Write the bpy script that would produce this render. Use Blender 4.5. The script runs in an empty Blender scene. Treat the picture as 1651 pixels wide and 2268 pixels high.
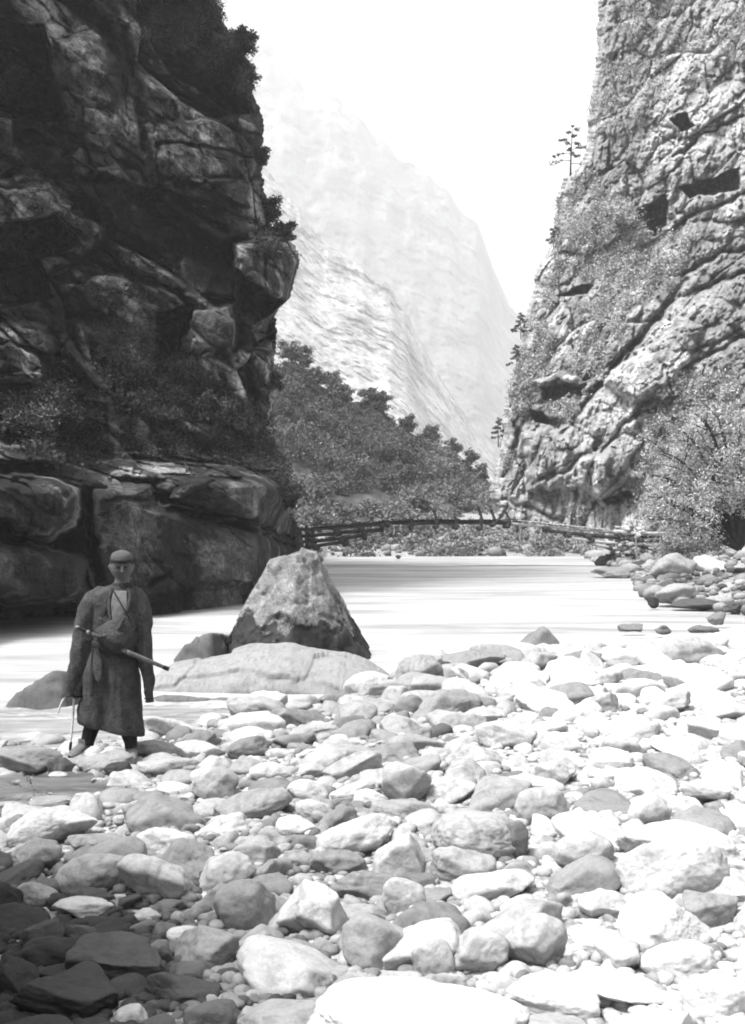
import bpy, bmesh, math, random
import numpy as np
from mathutils import Vector, Matrix

# ---------------------------------------------------------------- camera, world, sun, exposure
F = 2738.0            # focal length in photo units (photo 1651 x 2268)
HZ = 1150.0           # row of the horizon
H = 2.1               # eye height over the water (z = 0)
CXP = 825.5
scene = bpy.context.scene
COL = scene.collection
cam_d = bpy.data.cameras.new("camera")
cam_d.sensor_fit = 'VERTICAL'; cam_d.sensor_height = 36.0
cam_d.lens = 36.0 * F / 2268.0
cam_d.shift_y = (HZ - 1134.0) / 2268.0
cam_d.clip_start = 0.05; cam_d.clip_end = 6000
cam = bpy.data.objects.new("camera", cam_d); COL.objects.link(cam)
cam.location = (0, 0, H); cam.rotation_euler = (math.pi / 2, 0, 0)
scene.camera = cam

SUN = Vector((-0.40, -0.20, 0.90)).normalized()
world = bpy.data.worlds.new("World"); scene.world = world; world.use_nodes = True
wn = world.node_tree; wn.nodes.clear()
sky = wn.nodes.new('ShaderNodeTexSky'); sky.sky_type = 'NISHITA'; sky.sun_disc = False
sky.sun_elevation = math.asin(SUN.z); sky.sun_rotation = math.atan2(SUN.x, SUN.y)
sky.dust_density = 5.0; sky.air_density = 1.0
bw = wn.nodes.new('ShaderNodeRGBToBW'); bg = wn.nodes.new('ShaderNodeBackground'); wo = wn.nodes.new('ShaderNodeOutputWorld')
bg.inputs['Strength'].default_value = 0.15
wn.links.new(sky.outputs[0], bw.inputs[0]); wn.links.new(bw.outputs[0], bg.inputs['Color']); wn.links.new(bg.outputs[0], wo.inputs['Surface'])
sun_d = bpy.data.lights.new("sun", 'SUN'); sun_d.energy = 3.2; sun_d.angle = math.radians(14); sun_d.color = (1, 1, 1)
sun = bpy.data.objects.new("sun", sun_d); COL.objects.link(sun)
sun.rotation_euler = SUN.to_track_quat('Z', 'Y').to_euler()
scene.view_settings.view_transform = 'Standard'; scene.view_settings.look = 'None'
scene.view_settings.gamma = 1.0; scene.view_settings.use_curve_mapping = False
scene.view_settings.exposure = 1.33
scene.render.engine = 'CYCLES'
cy = scene.cycles
cy.use_denoising = True; cy.filter_width = 1.9
cy.max_bounces = 5; cy.diffuse_bounces = 3; cy.glossy_bounces = 2; cy.transmission_bounces = 2; cy.volume_bounces = 1
cy.transparent_max_bounces = 6
cy.use_adaptive_sampling = True; cy.adaptive_threshold = 0.02

# ---------------------------------------------------------------- helpers
rnd = random.Random(7)
rng = np.random.default_rng(11)

def W(px, py, Y):
    return ((px - CXP) / F * Y, Y, H - (py - HZ) / F * Y)

def tag(o, label=None, cat=None, group=None, kind=None):
    if label: o['label'] = label
    if cat: o['category'] = cat
    if group: o['group'] = group
    if kind: o['kind'] = kind
    return o

def empty(name, loc, label, cat, group=None):
    o = bpy.data.objects.new(name, None); COL.objects.link(o); o.location = loc
    o.empty_display_size = 0.2
    return tag(o, label, cat, group)

def np_mesh(name, v, faces, smooth=True, attr=None):
    """v (n,3); faces: list of int arrays (m,k)"""
    me = bpy.data.meshes.new(name)
    v = np.asarray(v, dtype=np.float32)
    me.vertices.add(len(v)); me.vertices.foreach_set('co', v.ravel())
    if not isinstance(faces, list): faces = [faces]
    faces = [np.asarray(f, dtype=np.int32) for f in faces if len(f)]
    nl = sum(f.size for f in faces); npoly = sum(len(f) for f in faces)
    me.loops.add(nl); me.polygons.add(npoly)
    me.loops.foreach_set('vertex_index', np.concatenate([f.ravel() for f in faces]))
    tot = np.concatenate([np.full(len(f), f.shape[1], np.int32) for f in faces])
    st = np.concatenate([[0], np.cumsum(tot)[:-1]]).astype(np.int32)
    me.polygons.foreach_set('loop_start', st); me.polygons.foreach_set('loop_total', tot)
    me.polygons.foreach_set('use_smooth', np.full(npoly, smooth))
    if attr is not None:
        a = me.attributes.new('tone', 'FLOAT', 'POINT'); a.data.foreach_set('value', np.asarray(attr, np.float32))
    me.update(calc_edges=True); me.validate()
    return me

def link(name, me, mat=None, parent=None, loc=None):
    o = bpy.data.objects.new(name, me); COL.objects.link(o)
    if mat and len(me.materials) == 0: me.materials.append(mat)
    if parent: o.parent = parent
    if loc is not None: o.location = loc
    return o

def grid_faces(nr, nc, wrap=False):
    r = np.arange(nr - 1)[:, None]; c = np.arange(nc if wrap else nc - 1)[None, :]
    c2 = (c + 1) % nc
    a = r * nc + c; b = r * nc + c2; d = (r + 1) * nc + c2; e = (r + 1) * nc + c
    return np.stack([a, b, d, e], -1).reshape(-1, 4)

# ---- noise
def _h(ix, iy, iz, seed):
    M = np.uint32
    x = ix.astype(np.int64).astype(M); y = iy.astype(np.int64).astype(M); z = iz.astype(np.int64).astype(M)
    h = x * M(374761393) + y * M(668265263) + z * M(2147483647 - 97531) + M((seed * 977 + 12345) & 0xffffffff)
    h = (h ^ (h >> M(13))) * M(1274126177); h = (h ^ (h >> M(16))) * M(2246822519); h = h ^ (h >> M(15))
    return h
def _f(h): return (h & np.uint32(0xffffff)).astype(np.float64) / float(0x1000000)
def vnoise(p, seed=0):
    i = np.floor(p); f = p - i; u = f * f * f * (f * (f * 6 - 15) + 10)
    ix, iy, iz = i[..., 0], i[..., 1], i[..., 2]
    r = 0
    for dx in (0, 1):
        wx = u[..., 0] if dx else 1 - u[..., 0]
        for dy in (0, 1):
            wy = u[..., 1] if dy else 1 - u[..., 1]
            for dz in (0, 1):
                wz = u[..., 2] if dz else 1 - u[..., 2]
                r = r + wx * wy * wz * _f(_h(ix + dx, iy + dy, iz + dz, seed))
    return r * 2 - 1
def fbm(p, octv=4, seed=0, gain=0.5, lac=2.03):
    a = 1.0; s = 0; t = 0
    for o in range(octv):
        s = s + a * vnoise(p, seed + o); t += a; a *= gain; p = p * lac + 17.3
    return s / t
def worley(p, seed=0, jit=0.9):
    i = np.floor(p)
    n = p.shape[:-1]
    F1 = np.full(n, 1e9); F2 = np.full(n, 1e9); id1 = np.zeros(n, np.uint32); D = np.zeros(p.shape)
    for dx in (-1, 0, 1):
        for dy in (-1, 0, 1):
            for dz in (-1, 0, 1):
                cx, cy_, cz = i[..., 0] + dx, i[..., 1] + dy, i[..., 2] + dz
                h = _h(cx, cy_, cz, seed)
                q = np.stack([cx + .5 + jit * (_f(h) - .5), cy_ + .5 + jit * (_f(h * np.uint32(2654435761)) - .5),
                              cz + .5 + jit * (_f(h * np.uint32(40503) + np.uint32(77)) - .5)], -1)
                d = p - q; l = (d ** 4).sum(-1) ** .25
                m = l < F1
                F2 = np.where(m, F1, np.minimum(F2, l)); F1 = np.where(m, l, F1)
                id1 = np.where(m, h, id1); D = np.where(m[..., None], d, D)
    return F1, F2, id1, D
BLK = {}
def blocks(p, sc, seed, off=1.0, tilt=1.0, crack=0.4, cw=0.06):
    """facetted block relief: every cell gets its own offset and tilt, joints are cut between"""
    q = p / np.array(sc)
    q = q + 0.10 * np.stack([fbm(q * 1.3, 2, seed + 50), fbm(q * 1.3 + 9, 2, seed + 51), fbm(q * 1.3 + 23, 2, seed + 52)], -1)
    F1, F2, h, D = worley(q, seed)
    r0 = _f(h * np.uint32(2246822519)) - .5; r1 = _f(h * np.uint32(3266489917) + np.uint32(5)) - .5; r2 = _f(h * np.uint32(668265263) + np.uint32(9)) - .5
    BLK['r'] = _f(h * np.uint32(374761393) + np.uint32(31))
    return off * r0 + tilt * (D[..., 0] * r1 * 2 + D[..., 2] * r2 * 2) - crack * np.exp(-(F2 - F1) / cw)

def poly_sd(px, py, poly):
    """signed distance in photo units, positive inside"""
    d = np.full(px.shape, 1e9); ins = np.zeros(px.shape, bool)
    n = len(poly)
    for k in range(n):
        ax, ay = poly[k]; bx, by = poly[(k + 1) % n]
        ex, ey = bx - ax, by - ay
        t = np.clip(((px - ax) * ex + (py - ay) * ey) / (ex * ex + ey * ey), 0, 1)
        d = np.minimum(d, np.hypot(px - ax - t * ex, py - ay - t * ey))
        c = ((ay > py) != (by > py)) & (px < (bx - ax) * (py - ay) / ((by - ay) if by != ay else 1e-9) + ax)
        ins ^= c
    return np.where(ins, d, -d)
def sstep(a, b, x):
    t = np.clip((x - a) / (b - a), 0, 1); return t * t * (3 - 2 * t)
def line_d(px, py, pts):
    d = np.full(px.shape, 1e9)
    for (ax, ay), (bx, by) in zip(pts[:-1], pts[1:]):
        ex, ey = bx - ax, by - ay
        t = np.clip(((px - ax) * ex + (py - ay) * ey) / (ex * ex + ey * ey), 0, 1)
        d = np.minimum(d, np.hypot(px - ax - t * ex, py - ay - t * ey))
    return d

# ---------------------------------------------------------------- materials
class NT:
    def __init__(s, name):
        s.m = bpy.data.materials.new(name); s.m.use_nodes = True; s.t = s.m.node_tree
        s.b = s.t.nodes['Principled BSDF']
    def n(s, typ, **k):
        x = s.t.nodes.new(typ)
        for a, v in k.items():
            if a.startswith('i_'): x.inputs[a[2:].replace('_', ' ')].default_value = v
            else: setattr(x, a, v)
        return x
    def l(s, a, b): s.t.links.new(a, b)
    def coords(s, kind='world', scale=(1, 1, 1), rot=(0, 0, 0)):
        if kind == 'world': o = s.n('ShaderNodeNewGeometry').outputs['Position']
        else: o = s.n('ShaderNodeTexCoord').outputs['Object']
        mp = s.n('ShaderNodeMapping'); s.l(o, mp.inputs[0])
        mp.inputs['Scale'].default_value = scale; mp.inputs['Rotation'].default_value = rot
        return mp.outputs[0]
    def noise(s, co, scale, detail=4, rough=.6, dist=0):
        x = s.n('ShaderNodeTexNoise'); x.inputs['Scale'].default_value = scale; x.inputs['Detail'].default_value = detail
        x.inputs['Roughness'].default_value = rough; x.inputs['Distortion'].default_value = dist
        s.l(co, x.inputs['Vector']); return x.outputs[0]
    def ramp(s, fac, stops):
        r = s.n('ShaderNodeValToRGB'); s.l(fac, r.inputs[0]); e = r.color_ramp.elements
        e[0].position, e[0].color = stops[0][0], (stops[0][1],) * 3 + (1,)
        e[1].position, e[1].color = stops[-1][0], (stops[-1][1],) * 3 + (1,)
        for p, v in stops[1:-1]:
            q = e.new(p); q.color = (v, v, v, 1)
        return r.outputs[0]
    def mixc(s, fac, a, b, mode='MIX'):
        x = s.n('ShaderNodeMix', data_type='RGBA', blend_type=mode)
        for sock, v in ((x.inputs[0], fac), (x.inputs[6], a), (x.inputs[7], b)):
            if isinstance(v, (int, float)): sock.default_value = v if sock == x.inputs[0] else (v, v, v, 1)
            else: s.l(v, sock)
        return x.outputs[2]
    def math(s, op, a, b=0.0, clamp=False):
        x = s.n('ShaderNodeMath', operation=op, use_clamp=clamp)
        for k, v in ((0, a), (1, b)):
            if isinstance(v, (int, float)): x.inputs[k].default_value = v
            else: s.l(v, x.inputs[k])
        return x.outputs[0]
    def bump(s, h, strength=.4, dist=.05):
        x = s.n('ShaderNodeBump'); x.inputs['Strength'].default_value = strength; x.inputs['Distance'].default_value = dist
        s.l(h, x.inputs['Height']); s.l(x.outputs[0], s.b.inputs['Normal'])
    def done(s, col, rough=.85, spec=.25):
        if isinstance(col, (int, float)): s.b.inputs['Base Color'].default_value = (col, col, col, 1)
        else: s.l(col, s.b.inputs['Base Color'])
        s.b.inputs['Roughness'].default_value = rough; s.b.inputs['Specular IOR Level'].default_value = spec
        return s.m

def cliff_mat(name, lo, mid, hi, scale, streak, streak_amt, spots=.35, bdist=.1, tiltdeg=24, joints=.85, blockamt=0.0, grain=.4):
    n = NT(name)
    co = n.coords('world')
    big = n.noise(co, scale * .22, 7, .68, 0)
    fine = n.noise(co, scale * 2.2, 6, .7)
    base = n.ramp(big, [(.36, lo), (.49, mid), (.62, hi)])
    fr = n.ramp(fine, [(.3, .45), (.55, 1.0), (.75, 1.35)])
    c = n.mixc(.75, base, n.mixc(1.0, base, fr, 'MULTIPLY'))
    ta = n.n('ShaderNodeAttribute'); ta.attribute_name = 'tone'      # every joint block weathers to its own grey
    c = n.mixc(blockamt, c, n.mixc(1.0, c, n.ramp(ta.outputs['Fac'], [(0, .3), (.5, 1.0), (1.0, 2.4)]), 'MULTIPLY'))
    # water stains running down the face
    st = n.noise(n.coords('world', (streak, streak, streak * .07), (0, math.radians(6), 0)), 1.0, 4, .65, .15)
    mask = n.noise(co, scale * .13, 2, .5)
    stc = n.ramp(st, [(.38, .35), (.5, 1.0), (.6, 1.0), (.68, 2.6)])
    c = n.mixc(n.math('MULTIPLY', n.ramp(mask, [(.45, 0.0), (.58, 1.0)]), streak_amt), c, n.mixc(1.0, c, stc, 'MULTIPLY'))
    # lichen and moss patches
    sp = n.noise(co, scale * .9, 8, .75, .1)
    c = n.mixc(n.math('MULTIPLY', n.ramp(sp, [(.52, 0.0), (.6, 1.0)]), spots), c, lo * .6)
    c = n.mixc(n.math('MULTIPLY', n.ramp(sp, [(.3, 1.0), (.38, 0.0)]), spots * .8), c, min(.7, hi * 1.5))
    # joints, pits and fine grain
    ultra = n.noise(co, scale * 9, 8, .78)
    c = n.mixc(1.0, c, n.ramp(ultra, [(.36, grain), (.5, 1.0), (.64, 2 - grain)]), 'MULTIPLY')
    wco = n.n('ShaderNodeVectorMath', operation='ADD'); n.l(n.coords('world', (scale * .9, scale * .9, scale * .55), (0, math.radians(tiltdeg), 0)), wco.inputs[0])
    wn_ = n.n('ShaderNodeTexNoise'); wn_.inputs['Scale'].default_value = scale * 1.2; wn_.inputs['Detail'].default_value = 4; n.l(co, wn_.inputs['Vector']); n.l(wn_.outputs['Color'], wco.inputs[1])
    vo = n.n('ShaderNodeTexVoronoi', feature='DISTANCE_TO_EDGE'); vo.inputs['Scale'].default_value = 1.6; n.l(wco.outputs[0], vo.inputs['Vector'])
    joint = n.ramp(vo.outputs['Distance'], [(.0, 0.0), (.05, 1.0)])
    jm = n.ramp(n.noise(co, scale * .5, 3, .5), [(.45, 0.0), (.6, joints)])
    c = n.mixc(jm, c, n.mixc(1.0, c, n.ramp(joint, [(0, .25), (1, 1.0)]), 'MULTIPLY'))
    hgt = n.math('ADD', n.math('ADD', fine, n.math('MULTIPLY', ultra, .5)), n.math('ADD', sp, n.math('MULTIPLY', n.mixc(jm, 1.0, joint), .35)))
    n.bump(hgt, 1.0, bdist)
    return n.done(c, .85, .25)

def stone_mat(name, attr, lo=.0):
    """river cobbles: grey level comes from each stone's own tone"""
    n = NT(name)
    if attr == 'object':
        tone = n.n('ShaderNodeObjectInfo').outputs['Color']; co0 = n.coords('object', (1, 1, 1))
        ri = n.n('ShaderNodeObjectInfo').outputs['Random']
        add = n.n('ShaderNodeVectorMath', operation='ADD'); n.l(co0, add.inputs[0])
        sc = n.math('MULTIPLY', ri, 37.0); n.l(sc, add.inputs[1]); co = add.outputs[0]
    else:
        a = n.n('ShaderNodeAttribute'); a.attribute_name = 'tone'; tone = a.outputs['Fac']; co = n.coords('world')
    f1 = n.noise(co, 9, 6, .65, .5); f2 = n.noise(co, 55, 5, .7); f3 = n.noise(co, 3.2, 3, .5, 1.5)
    wv = n.n('ShaderNodeTexWave'); wv.inputs['Scale'].default_value = 4; wv.inputs['Distortion'].default_value = 9
    wv.inputs['Detail'].default_value = 3; wv.inputs['Detail Scale'].default_value = 1.2; n.l(co, wv.inputs['Vector'])
    c = n.mixc(1.0, tone, n.ramp(f1, [(.25, .62), (.5, 1.0), (.75, 1.18)]), 'MULTIPLY')
    c = n.mixc(.5, c, n.mixc(1.0, c, n.ramp(f2, [(.3, .55), (.5, 1.0), (.7, 1.2)]), 'MULTIPLY'))
    c = n.mixc(n.ramp(f3, [(.5, 0.0), (.7, .7)]), c, n.mixc(1.0, c, n.ramp(wv.outputs[0], [(.1, .6), (.6, 1.05)]), 'MULTIPLY'))
    n.bump(n.mixc(.5, f1, f2), .5, .02)
    return n.done(c, .75, .3)

def leaf_mat(name, lo, hi, trans=.25):
    n = NT(name)
    a = n.n('ShaderNodeAttribute'); a.attribute_name = 'tone'
    c = n.ramp(a.outputs['Fac'], [(0, lo), (1, hi)])
    return n.done(c, .7, .2)
def plain_mat(name, v, nscale=20, var=.35, rough=.85, bump=.3, bd=.01, kind='object', stretch=(1, 1, 1), spec=.2):
    n = NT(name); co = n.coords(kind, stretch)
    f = n.noise(co, nscale, 5, .65); g = n.noise(co, nscale * .2, 3, .5)
    c = n.ramp(f, [(.3, v * (1 - var)), (.7, v * (1 + var))])
    c = n.mixc(1.0, c, n.ramp(g, [(.3, .75), (.7, 1.2)]), 'MULTIPLY')
    n.bump(f, bump, bd)
    return n.done(c, rough, spec)

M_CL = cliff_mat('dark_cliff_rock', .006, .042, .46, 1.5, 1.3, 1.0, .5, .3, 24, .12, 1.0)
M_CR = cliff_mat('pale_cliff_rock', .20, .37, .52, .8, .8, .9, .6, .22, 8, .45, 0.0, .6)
M_ST = stone_mat('cobble_stone', 'object')
M_STA = stone_mat('cobble_mass', 'attr')
M_WOOD_D = plain_mat('weathered_log', .05, 6, .5, .85, .5, .03, stretch=(.3, 3, 3))
M_WOOD_L = plain_mat('pale_plank', .42, 6, .3, .85, .4, .02, stretch=(.3, 3, 3))
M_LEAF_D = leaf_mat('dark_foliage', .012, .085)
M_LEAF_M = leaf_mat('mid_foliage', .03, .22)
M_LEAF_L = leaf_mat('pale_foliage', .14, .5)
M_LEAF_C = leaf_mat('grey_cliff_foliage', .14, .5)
M_BARK = plain_mat('dark_bark', .02, 8, .5)
HAZE = 0.0005
# ---------------------------------------------------------------- ground and water
def near_shore(X):
    xs = []; ys = []
    for px, py in [(-900, 1650), (0, 1650), (150, 1655), (350, 1640), (480, 1612), (580, 1585), (640, 1575), (760, 1560), (880, 1503), (1000, 1462), (1270, 1450), (1400, 1442), (1651, 1424), (2400, 1410)]:
        Y = H * F / (py - HZ); xs.append((px - CXP) / F * Y); ys.append(Y)
    return np.interp(X, xs, ys)
def right_shore(Y):
    ys = [0, 22, 25.5, 28.5, 31, 41, 51, 60, 68, 75, 90]; xs = [60, 30, 8.6, 7.6, 7.0, 8.6, 10.5, 10.8, 12, 14, 20]
    return np.interp(Y, ys, xs)
def ground_z(X, Y):
    X = np.asarray(X, float); Y = np.asarray(Y, float)
    p = np.stack([X * .35, Y * .35, X * 0], -1)
    n = fbm(p, 3, 5) * .07 + fbm(p * 5, 2, 9) * .02
    d = near_shore(X) - Y                       # >0 on the beach
    z = np.where(d > 0, .36 * (1 - np.exp(-np.maximum(d, 0) / 5.5)) + .04 + np.clip(d, 0, 30) * .004, np.maximum(d, -3) * .3 + .04)
    z = z + np.clip(X - 1, 0, 6) * .012 * sstep(0, 4, d)
    # hollow with standing water at the lower left
    e = np.exp(-(((X + 2.7) / 1.2) ** 2 + ((Y - 8.7) / .8) ** 2) * 1.0); z = z - .08 * e
    dr = X - right_shore(Y)
    zr = np.where((dr > 0) & (Y > 22), np.minimum(dr, 40) * .16 + .05 + np.clip(dr - 6, 0, 99) * .3, -.9)
    z = np.maximum(z, zr)
    # far bank behind the bridge
    far = np.clip((Y - 71) * .09, -.9, 2.5); far = np.where(Y > 71, far + .05, -.9)
    far2 = np.where((Y > 56) & (X < -2.8), np.clip((Y - 60) * .06 + (-2.6 - X) * .2, -.9, 4), -.9)
    z = np.maximum(z, np.maximum(far, far2))
    return z + n * np.where(z > -.2, 1, .3)
def gz(x, y): return float(ground_z(np.array([x]), np.array([y]))[0])

ys = np.concatenate([np.linspace(-12, 2.5, 24), 2.5 * (150 / 2.5) ** (np.linspace(0, 1, 420)[1:]), np.linspace(150, 3500, 30)[1:]])
us = np.concatenate([np.linspace(-3.0, -.42, 30), np.linspace(-.4, .4, 260), np.linspace(.42, 3.0, 30)])
YY, UU = np.meshgrid(ys, us, indexing='ij')
XX = UU * np.maximum(np.abs(YY), 6)
ZZ = ground_z(XX, YY)
n = NT('gravel_and_sand'); co = n.coords('world')
v = n.n('ShaderNodeTexVoronoi'); v.inputs['Scale'].default_value = 22; n.l(co, v.inputs['Vector'])
v2 = n.n('ShaderNodeTexVoronoi'); v2.inputs['Scale'].default_value = 60; n.l(co, v2.inputs['Vector'])
c = n.mixc(.6, n.ramp(n.noise(co, 1.2, 5, .6), [(.3, .2), (.7, .4)]), n.ramp(v.outputs['Color'], [(.2, .14), (.8, .45)]))
c = n.mixc(1.0, c, n.ramp(v.outputs['Distance'], [(.3, 1.1), (.75, .5)]), 'MULTIPLY')
n.bump(n.mixc(.3, v.outputs['Distance'], v2.outputs['Distance']), -.8, .03)
M_GR = n.done(c, .9, .2)
g = link('ground', np_mesh('ground', np.stack([XX, YY, ZZ], -1).reshape(-1, 3), grid_faces(*YY.shape)), M_GR)
tag(g, kind='structure')

# river: one sheet at z = 0, gently rippled, milky with silt
ys = np.concatenate([np.linspace(3, 10, 20), 10 * (90 / 10) ** (np.linspace(0, 1, 300)[1:]), np.linspace(90, 700, 20)[1:]])
us = np.linspace(-1.6, 1.0, 260)
YY, UU = np.meshgrid(ys, us, indexing='ij'); XX = UU * np.maximum(YY, 8)
P3 = np.stack([XX * .35, YY * .9, XX * 0], -1)
ZZ = .035 * fbm(P3, 3, 40) + .05 * fbm(P3 * .35, 2, 44)
n = NT('milky_river_water'); co = n.coords('world', (.10, .55, 1), (0, 0, math.radians(-9)))
f1 = n.noise(co, 1.0, 5, .6, 1.2); f2 = n.noise(n.coords('world', (.5, 3.2, 1), (0, 0, math.radians(-9))), 1.0, 4, .6, .8)
c = n.ramp(f1, [(.3, .17), (.48, .30), (.7, .42)])
c = n.mixc(.6, c, n.mixc(1.0, c, n.ramp(f2, [(.3, .65), (.6, 1.05)]), 'MULTIPLY'))
n.bump(n.mixc(.6, f1, f2), .35, .12)
M_WA = n.done(c, .6, .12)
w = link('river_water', np_mesh('river_water', np.stack([XX, YY, ZZ], -1).reshape(-1, 3), grid_faces(*YY.shape)), M_WA)
tag(w, kind='structure')

# shallow grey side water behind the standing man
def flat_patch(name, pts, z, mat, Yfix=None):
    """pts: photo outline of a patch lying at height z"""
    q = []
    for k in range(len(pts)):
        a = np.array(pts[k], float); b = np.array(pts[(k + 1) % len(pts)], float)
        for t in np.linspace(0, 1, 14)[:-1]:
            p = a + (b - a) * t; Y = (H - z) * F / (p[1] - HZ)
            j = .12 * vnoise(np.array([p[0] * .05, p[1] * .1, z]), 3)
            q.append(((p[0] - CXP) / F * Y + j * .6, Y + j * 2, z))
    q = np.array(q)
    c0 = q.mean(0)
    rings = [c0 + (q - c0) * s for s in np.linspace(1, .02, 14)]
    v = np.concatenate(rings)
    v[:, 2] = z + .006 * vnoise(v * np.array([2.2, 7, 1]), 5)
    return link(name, np_mesh(name, v, grid_faces(14, len(q), True)[:, ::-1]), mat)
n = NT('shallow_grey_water'); co = n.coords('world', (.8, 5.5, 1), (0, 0, math.radians(-14)))
f1 = n.noise(co, 1.0, 5, .65, .8)
c = n.ramp(f1, [(.3, .12), (.5, .23), (.7, .36)])
n.bump(f1, .3, .02)
M_SH = n.done(c, .35, .35)
p_ = flat_patch('shallow_water', [(-160, 1566), (0, 1566), (60, 1570), (180, 1566), (330, 1560), (480, 1560), (640, 1566), (700, 1578), (600, 1600), (520, 1625), (420, 1650), (300, 1668), (120, 1672), (0, 1672), (-160, 1680)], .075, M_SH)
tag(p_, kind='structure')
n = NT('wet_silt'); co = n.coords('world', (1.5, 6, 1)); f1 = n.noise(co, 1.0, 5, .65, .8)
n.bump(f1, .2, .02); M_SILT = n.done(n.ramp(f1, [(.3, .05), (.7, .17)]), .3, .5)
p_ = flat_patch('puddle_water', [(-160, 1728), (0, 1722), (120, 1716), (215, 1722), (262, 1745), (240, 1775), (130, 1788), (0, 1796), (-160, 1800)], .19, M_SILT)
tag(p_, kind='structure')

# ---------------------------------------------------------------- cliffs
def cliff_sheet(name, PXs, PY, edge, side, depth, features, disp, mat, turn=3.0):
    """front face between an out-of-frame column and the skyline edge, then a return that runs back into the hill.
       PXs: parameters 0..1 (1 = edge); side=+1: edge on the right of the face, -1: edge on its left"""
    e = edge(PY)
    R, S = np.meshgrid(np.arange(len(PY)), PXs, indexing='ij')
    far = features['far']
    PX = far + (e[R] - far) * S; PYg = PY[R]
    Yd = depth(PX, PYg)
    base = np.stack([(PX - CXP) / F * Yd, Yd, H - (PYg - HZ) / F * Yd], -1)
    d = disp(base, PX, PYg)
    flat_ = np.zeros_like(d)
    for geo in features.get('panels', []):
        flat_ = np.maximum(flat_, sstep(-4, 10, poly_sd(PX, PYg, geo)))
    d = d * (1 - .62 * flat_)
    for kind, geo, amp, rnd_ in features['list']:
        if kind == 'poly':
            jp = PX + 5 * vnoise(np.stack([PX * .06, PYg * .06, PX * 0], -1), 3); jq = PYg + 5 * vnoise(np.stack([PX * .06, PYg * .06, PX * 0 + 7], -1), 4)
            sd = poly_sd(jp, jq, geo)
            t = np.clip(sd / rnd_, 0, 1); d = d + amp * np.sqrt(np.maximum(0, 1 - (1 - t) ** 2)) * (sd > 0)
        else:
            jp = PX + 6 * vnoise(np.stack([PX * .05, PYg * .05, PX * 0], -1), 13); jq = PYg + 6 * vnoise(np.stack([PX * .05, PYg * .05, PX * 0 + 7], -1), 14)
            ld = line_d(jp, jq, geo); d = d + amp * np.exp(-(ld / rnd_) ** 2)
    # round off towards the skyline edge
    ed = np.abs(e[R] - PX)
    rw = 26.0
    back = turn * .5 * (1 - np.sqrt(np.clip(1 - (1 - np.clip(ed / rw, 0, 1)) ** 2, 0, 1)))
    Yf = Yd - d + back
    Yf = np.maximum(Yf, 12)
    V = np.stack([(PX - CXP) / F * Yf, Yf, H - (PYg - HZ) / F * Yf], -1)
    # return
    K = 16
    last = V[:, -1]
    ext = []
    for k in range(1, K + 1):
        b = (k / K) ** 1.5 * 26
        off = np.stack([-side * (.25 + .05 * b) * b * .5 + last[:, 0] / last[:, 1] * b * .8 , np.full(len(PY), b), last[:, 2] * 0], -1)
        pnt = last + off
        pnt[:, 0] += -side * .5 * np.abs(fbm(pnt * .25, 4, 31)) * min(1, b)
        ext.append(pnt)
    V = np.concatenate([V, np.stack(ext, 1)], 1)
    f = grid_faces(V.shape[0], V.shape[1])
    if side < 0: f = f[:, ::-1]
    tn = TONE.pop('v', None) if side > 0 else None
    me = np_mesh(name, V.reshape(-1, 3), f, True, None if tn is None else np.concatenate([tn, np.repeat(tn[:, -1:], K, 1)], 1).reshape(-1))
    o = link(name, me, mat); tag(o, kind='structure')
    return o, V, PX, PYg

def interp_edge(pts, jag, seed):
    ys_ = np.array([p[1] for p in pts], float); xs_ = np.array([p[0] for p in pts], float)
    return lambda PY: np.interp(PY, ys_, xs_) + jag * fbm(np.stack([PY * .05, PY * 0, PY * 0], -1), 4, seed) + jag * .5 * vnoise(np.stack([PY * .3, PY * 0, PY * 0 + 3], -1), seed)

# --- left cliff
L_EDGE = [(440, -700), (455, -300), (472, -60), (480, 0), (498, 50), (522, 90), (550, 135), (553, 190), (572, 230), (586, 270), (582, 312), (572, 330), (580, 370), (586, 425), (594, 480), (600, 500), (630, 520), (655, 545), (664, 575), (660, 600), (645, 640), (638, 668), (618, 672), (612, 700), (611, 780), (606, 850), (598, 920), (612, 990), (628, 1040), (640, 1090), (650, 1140), (664, 1190), (676, 1215), (690, 1250), (690, 1420)]
def l_depth(px, py):
    d = np.interp(px, [-1200, -500, -200, 0, 200, 330, 560, 700], [15, 19, 22, 24.6, 27, 28.6, 31.5, 36])
    up = np.clip((1200 - py) / 1200, -.2, 2)
    lean = 3.5 * sstep(1080, 1000, py) + 2.0 * sstep(900, 400, py) + 3 * up
    low = sstep(560, 680, px) * sstep(1080, 1180, py) * 12      # slabs run back to the bridge head
    return d + lean + low
TONE = {}
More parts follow.
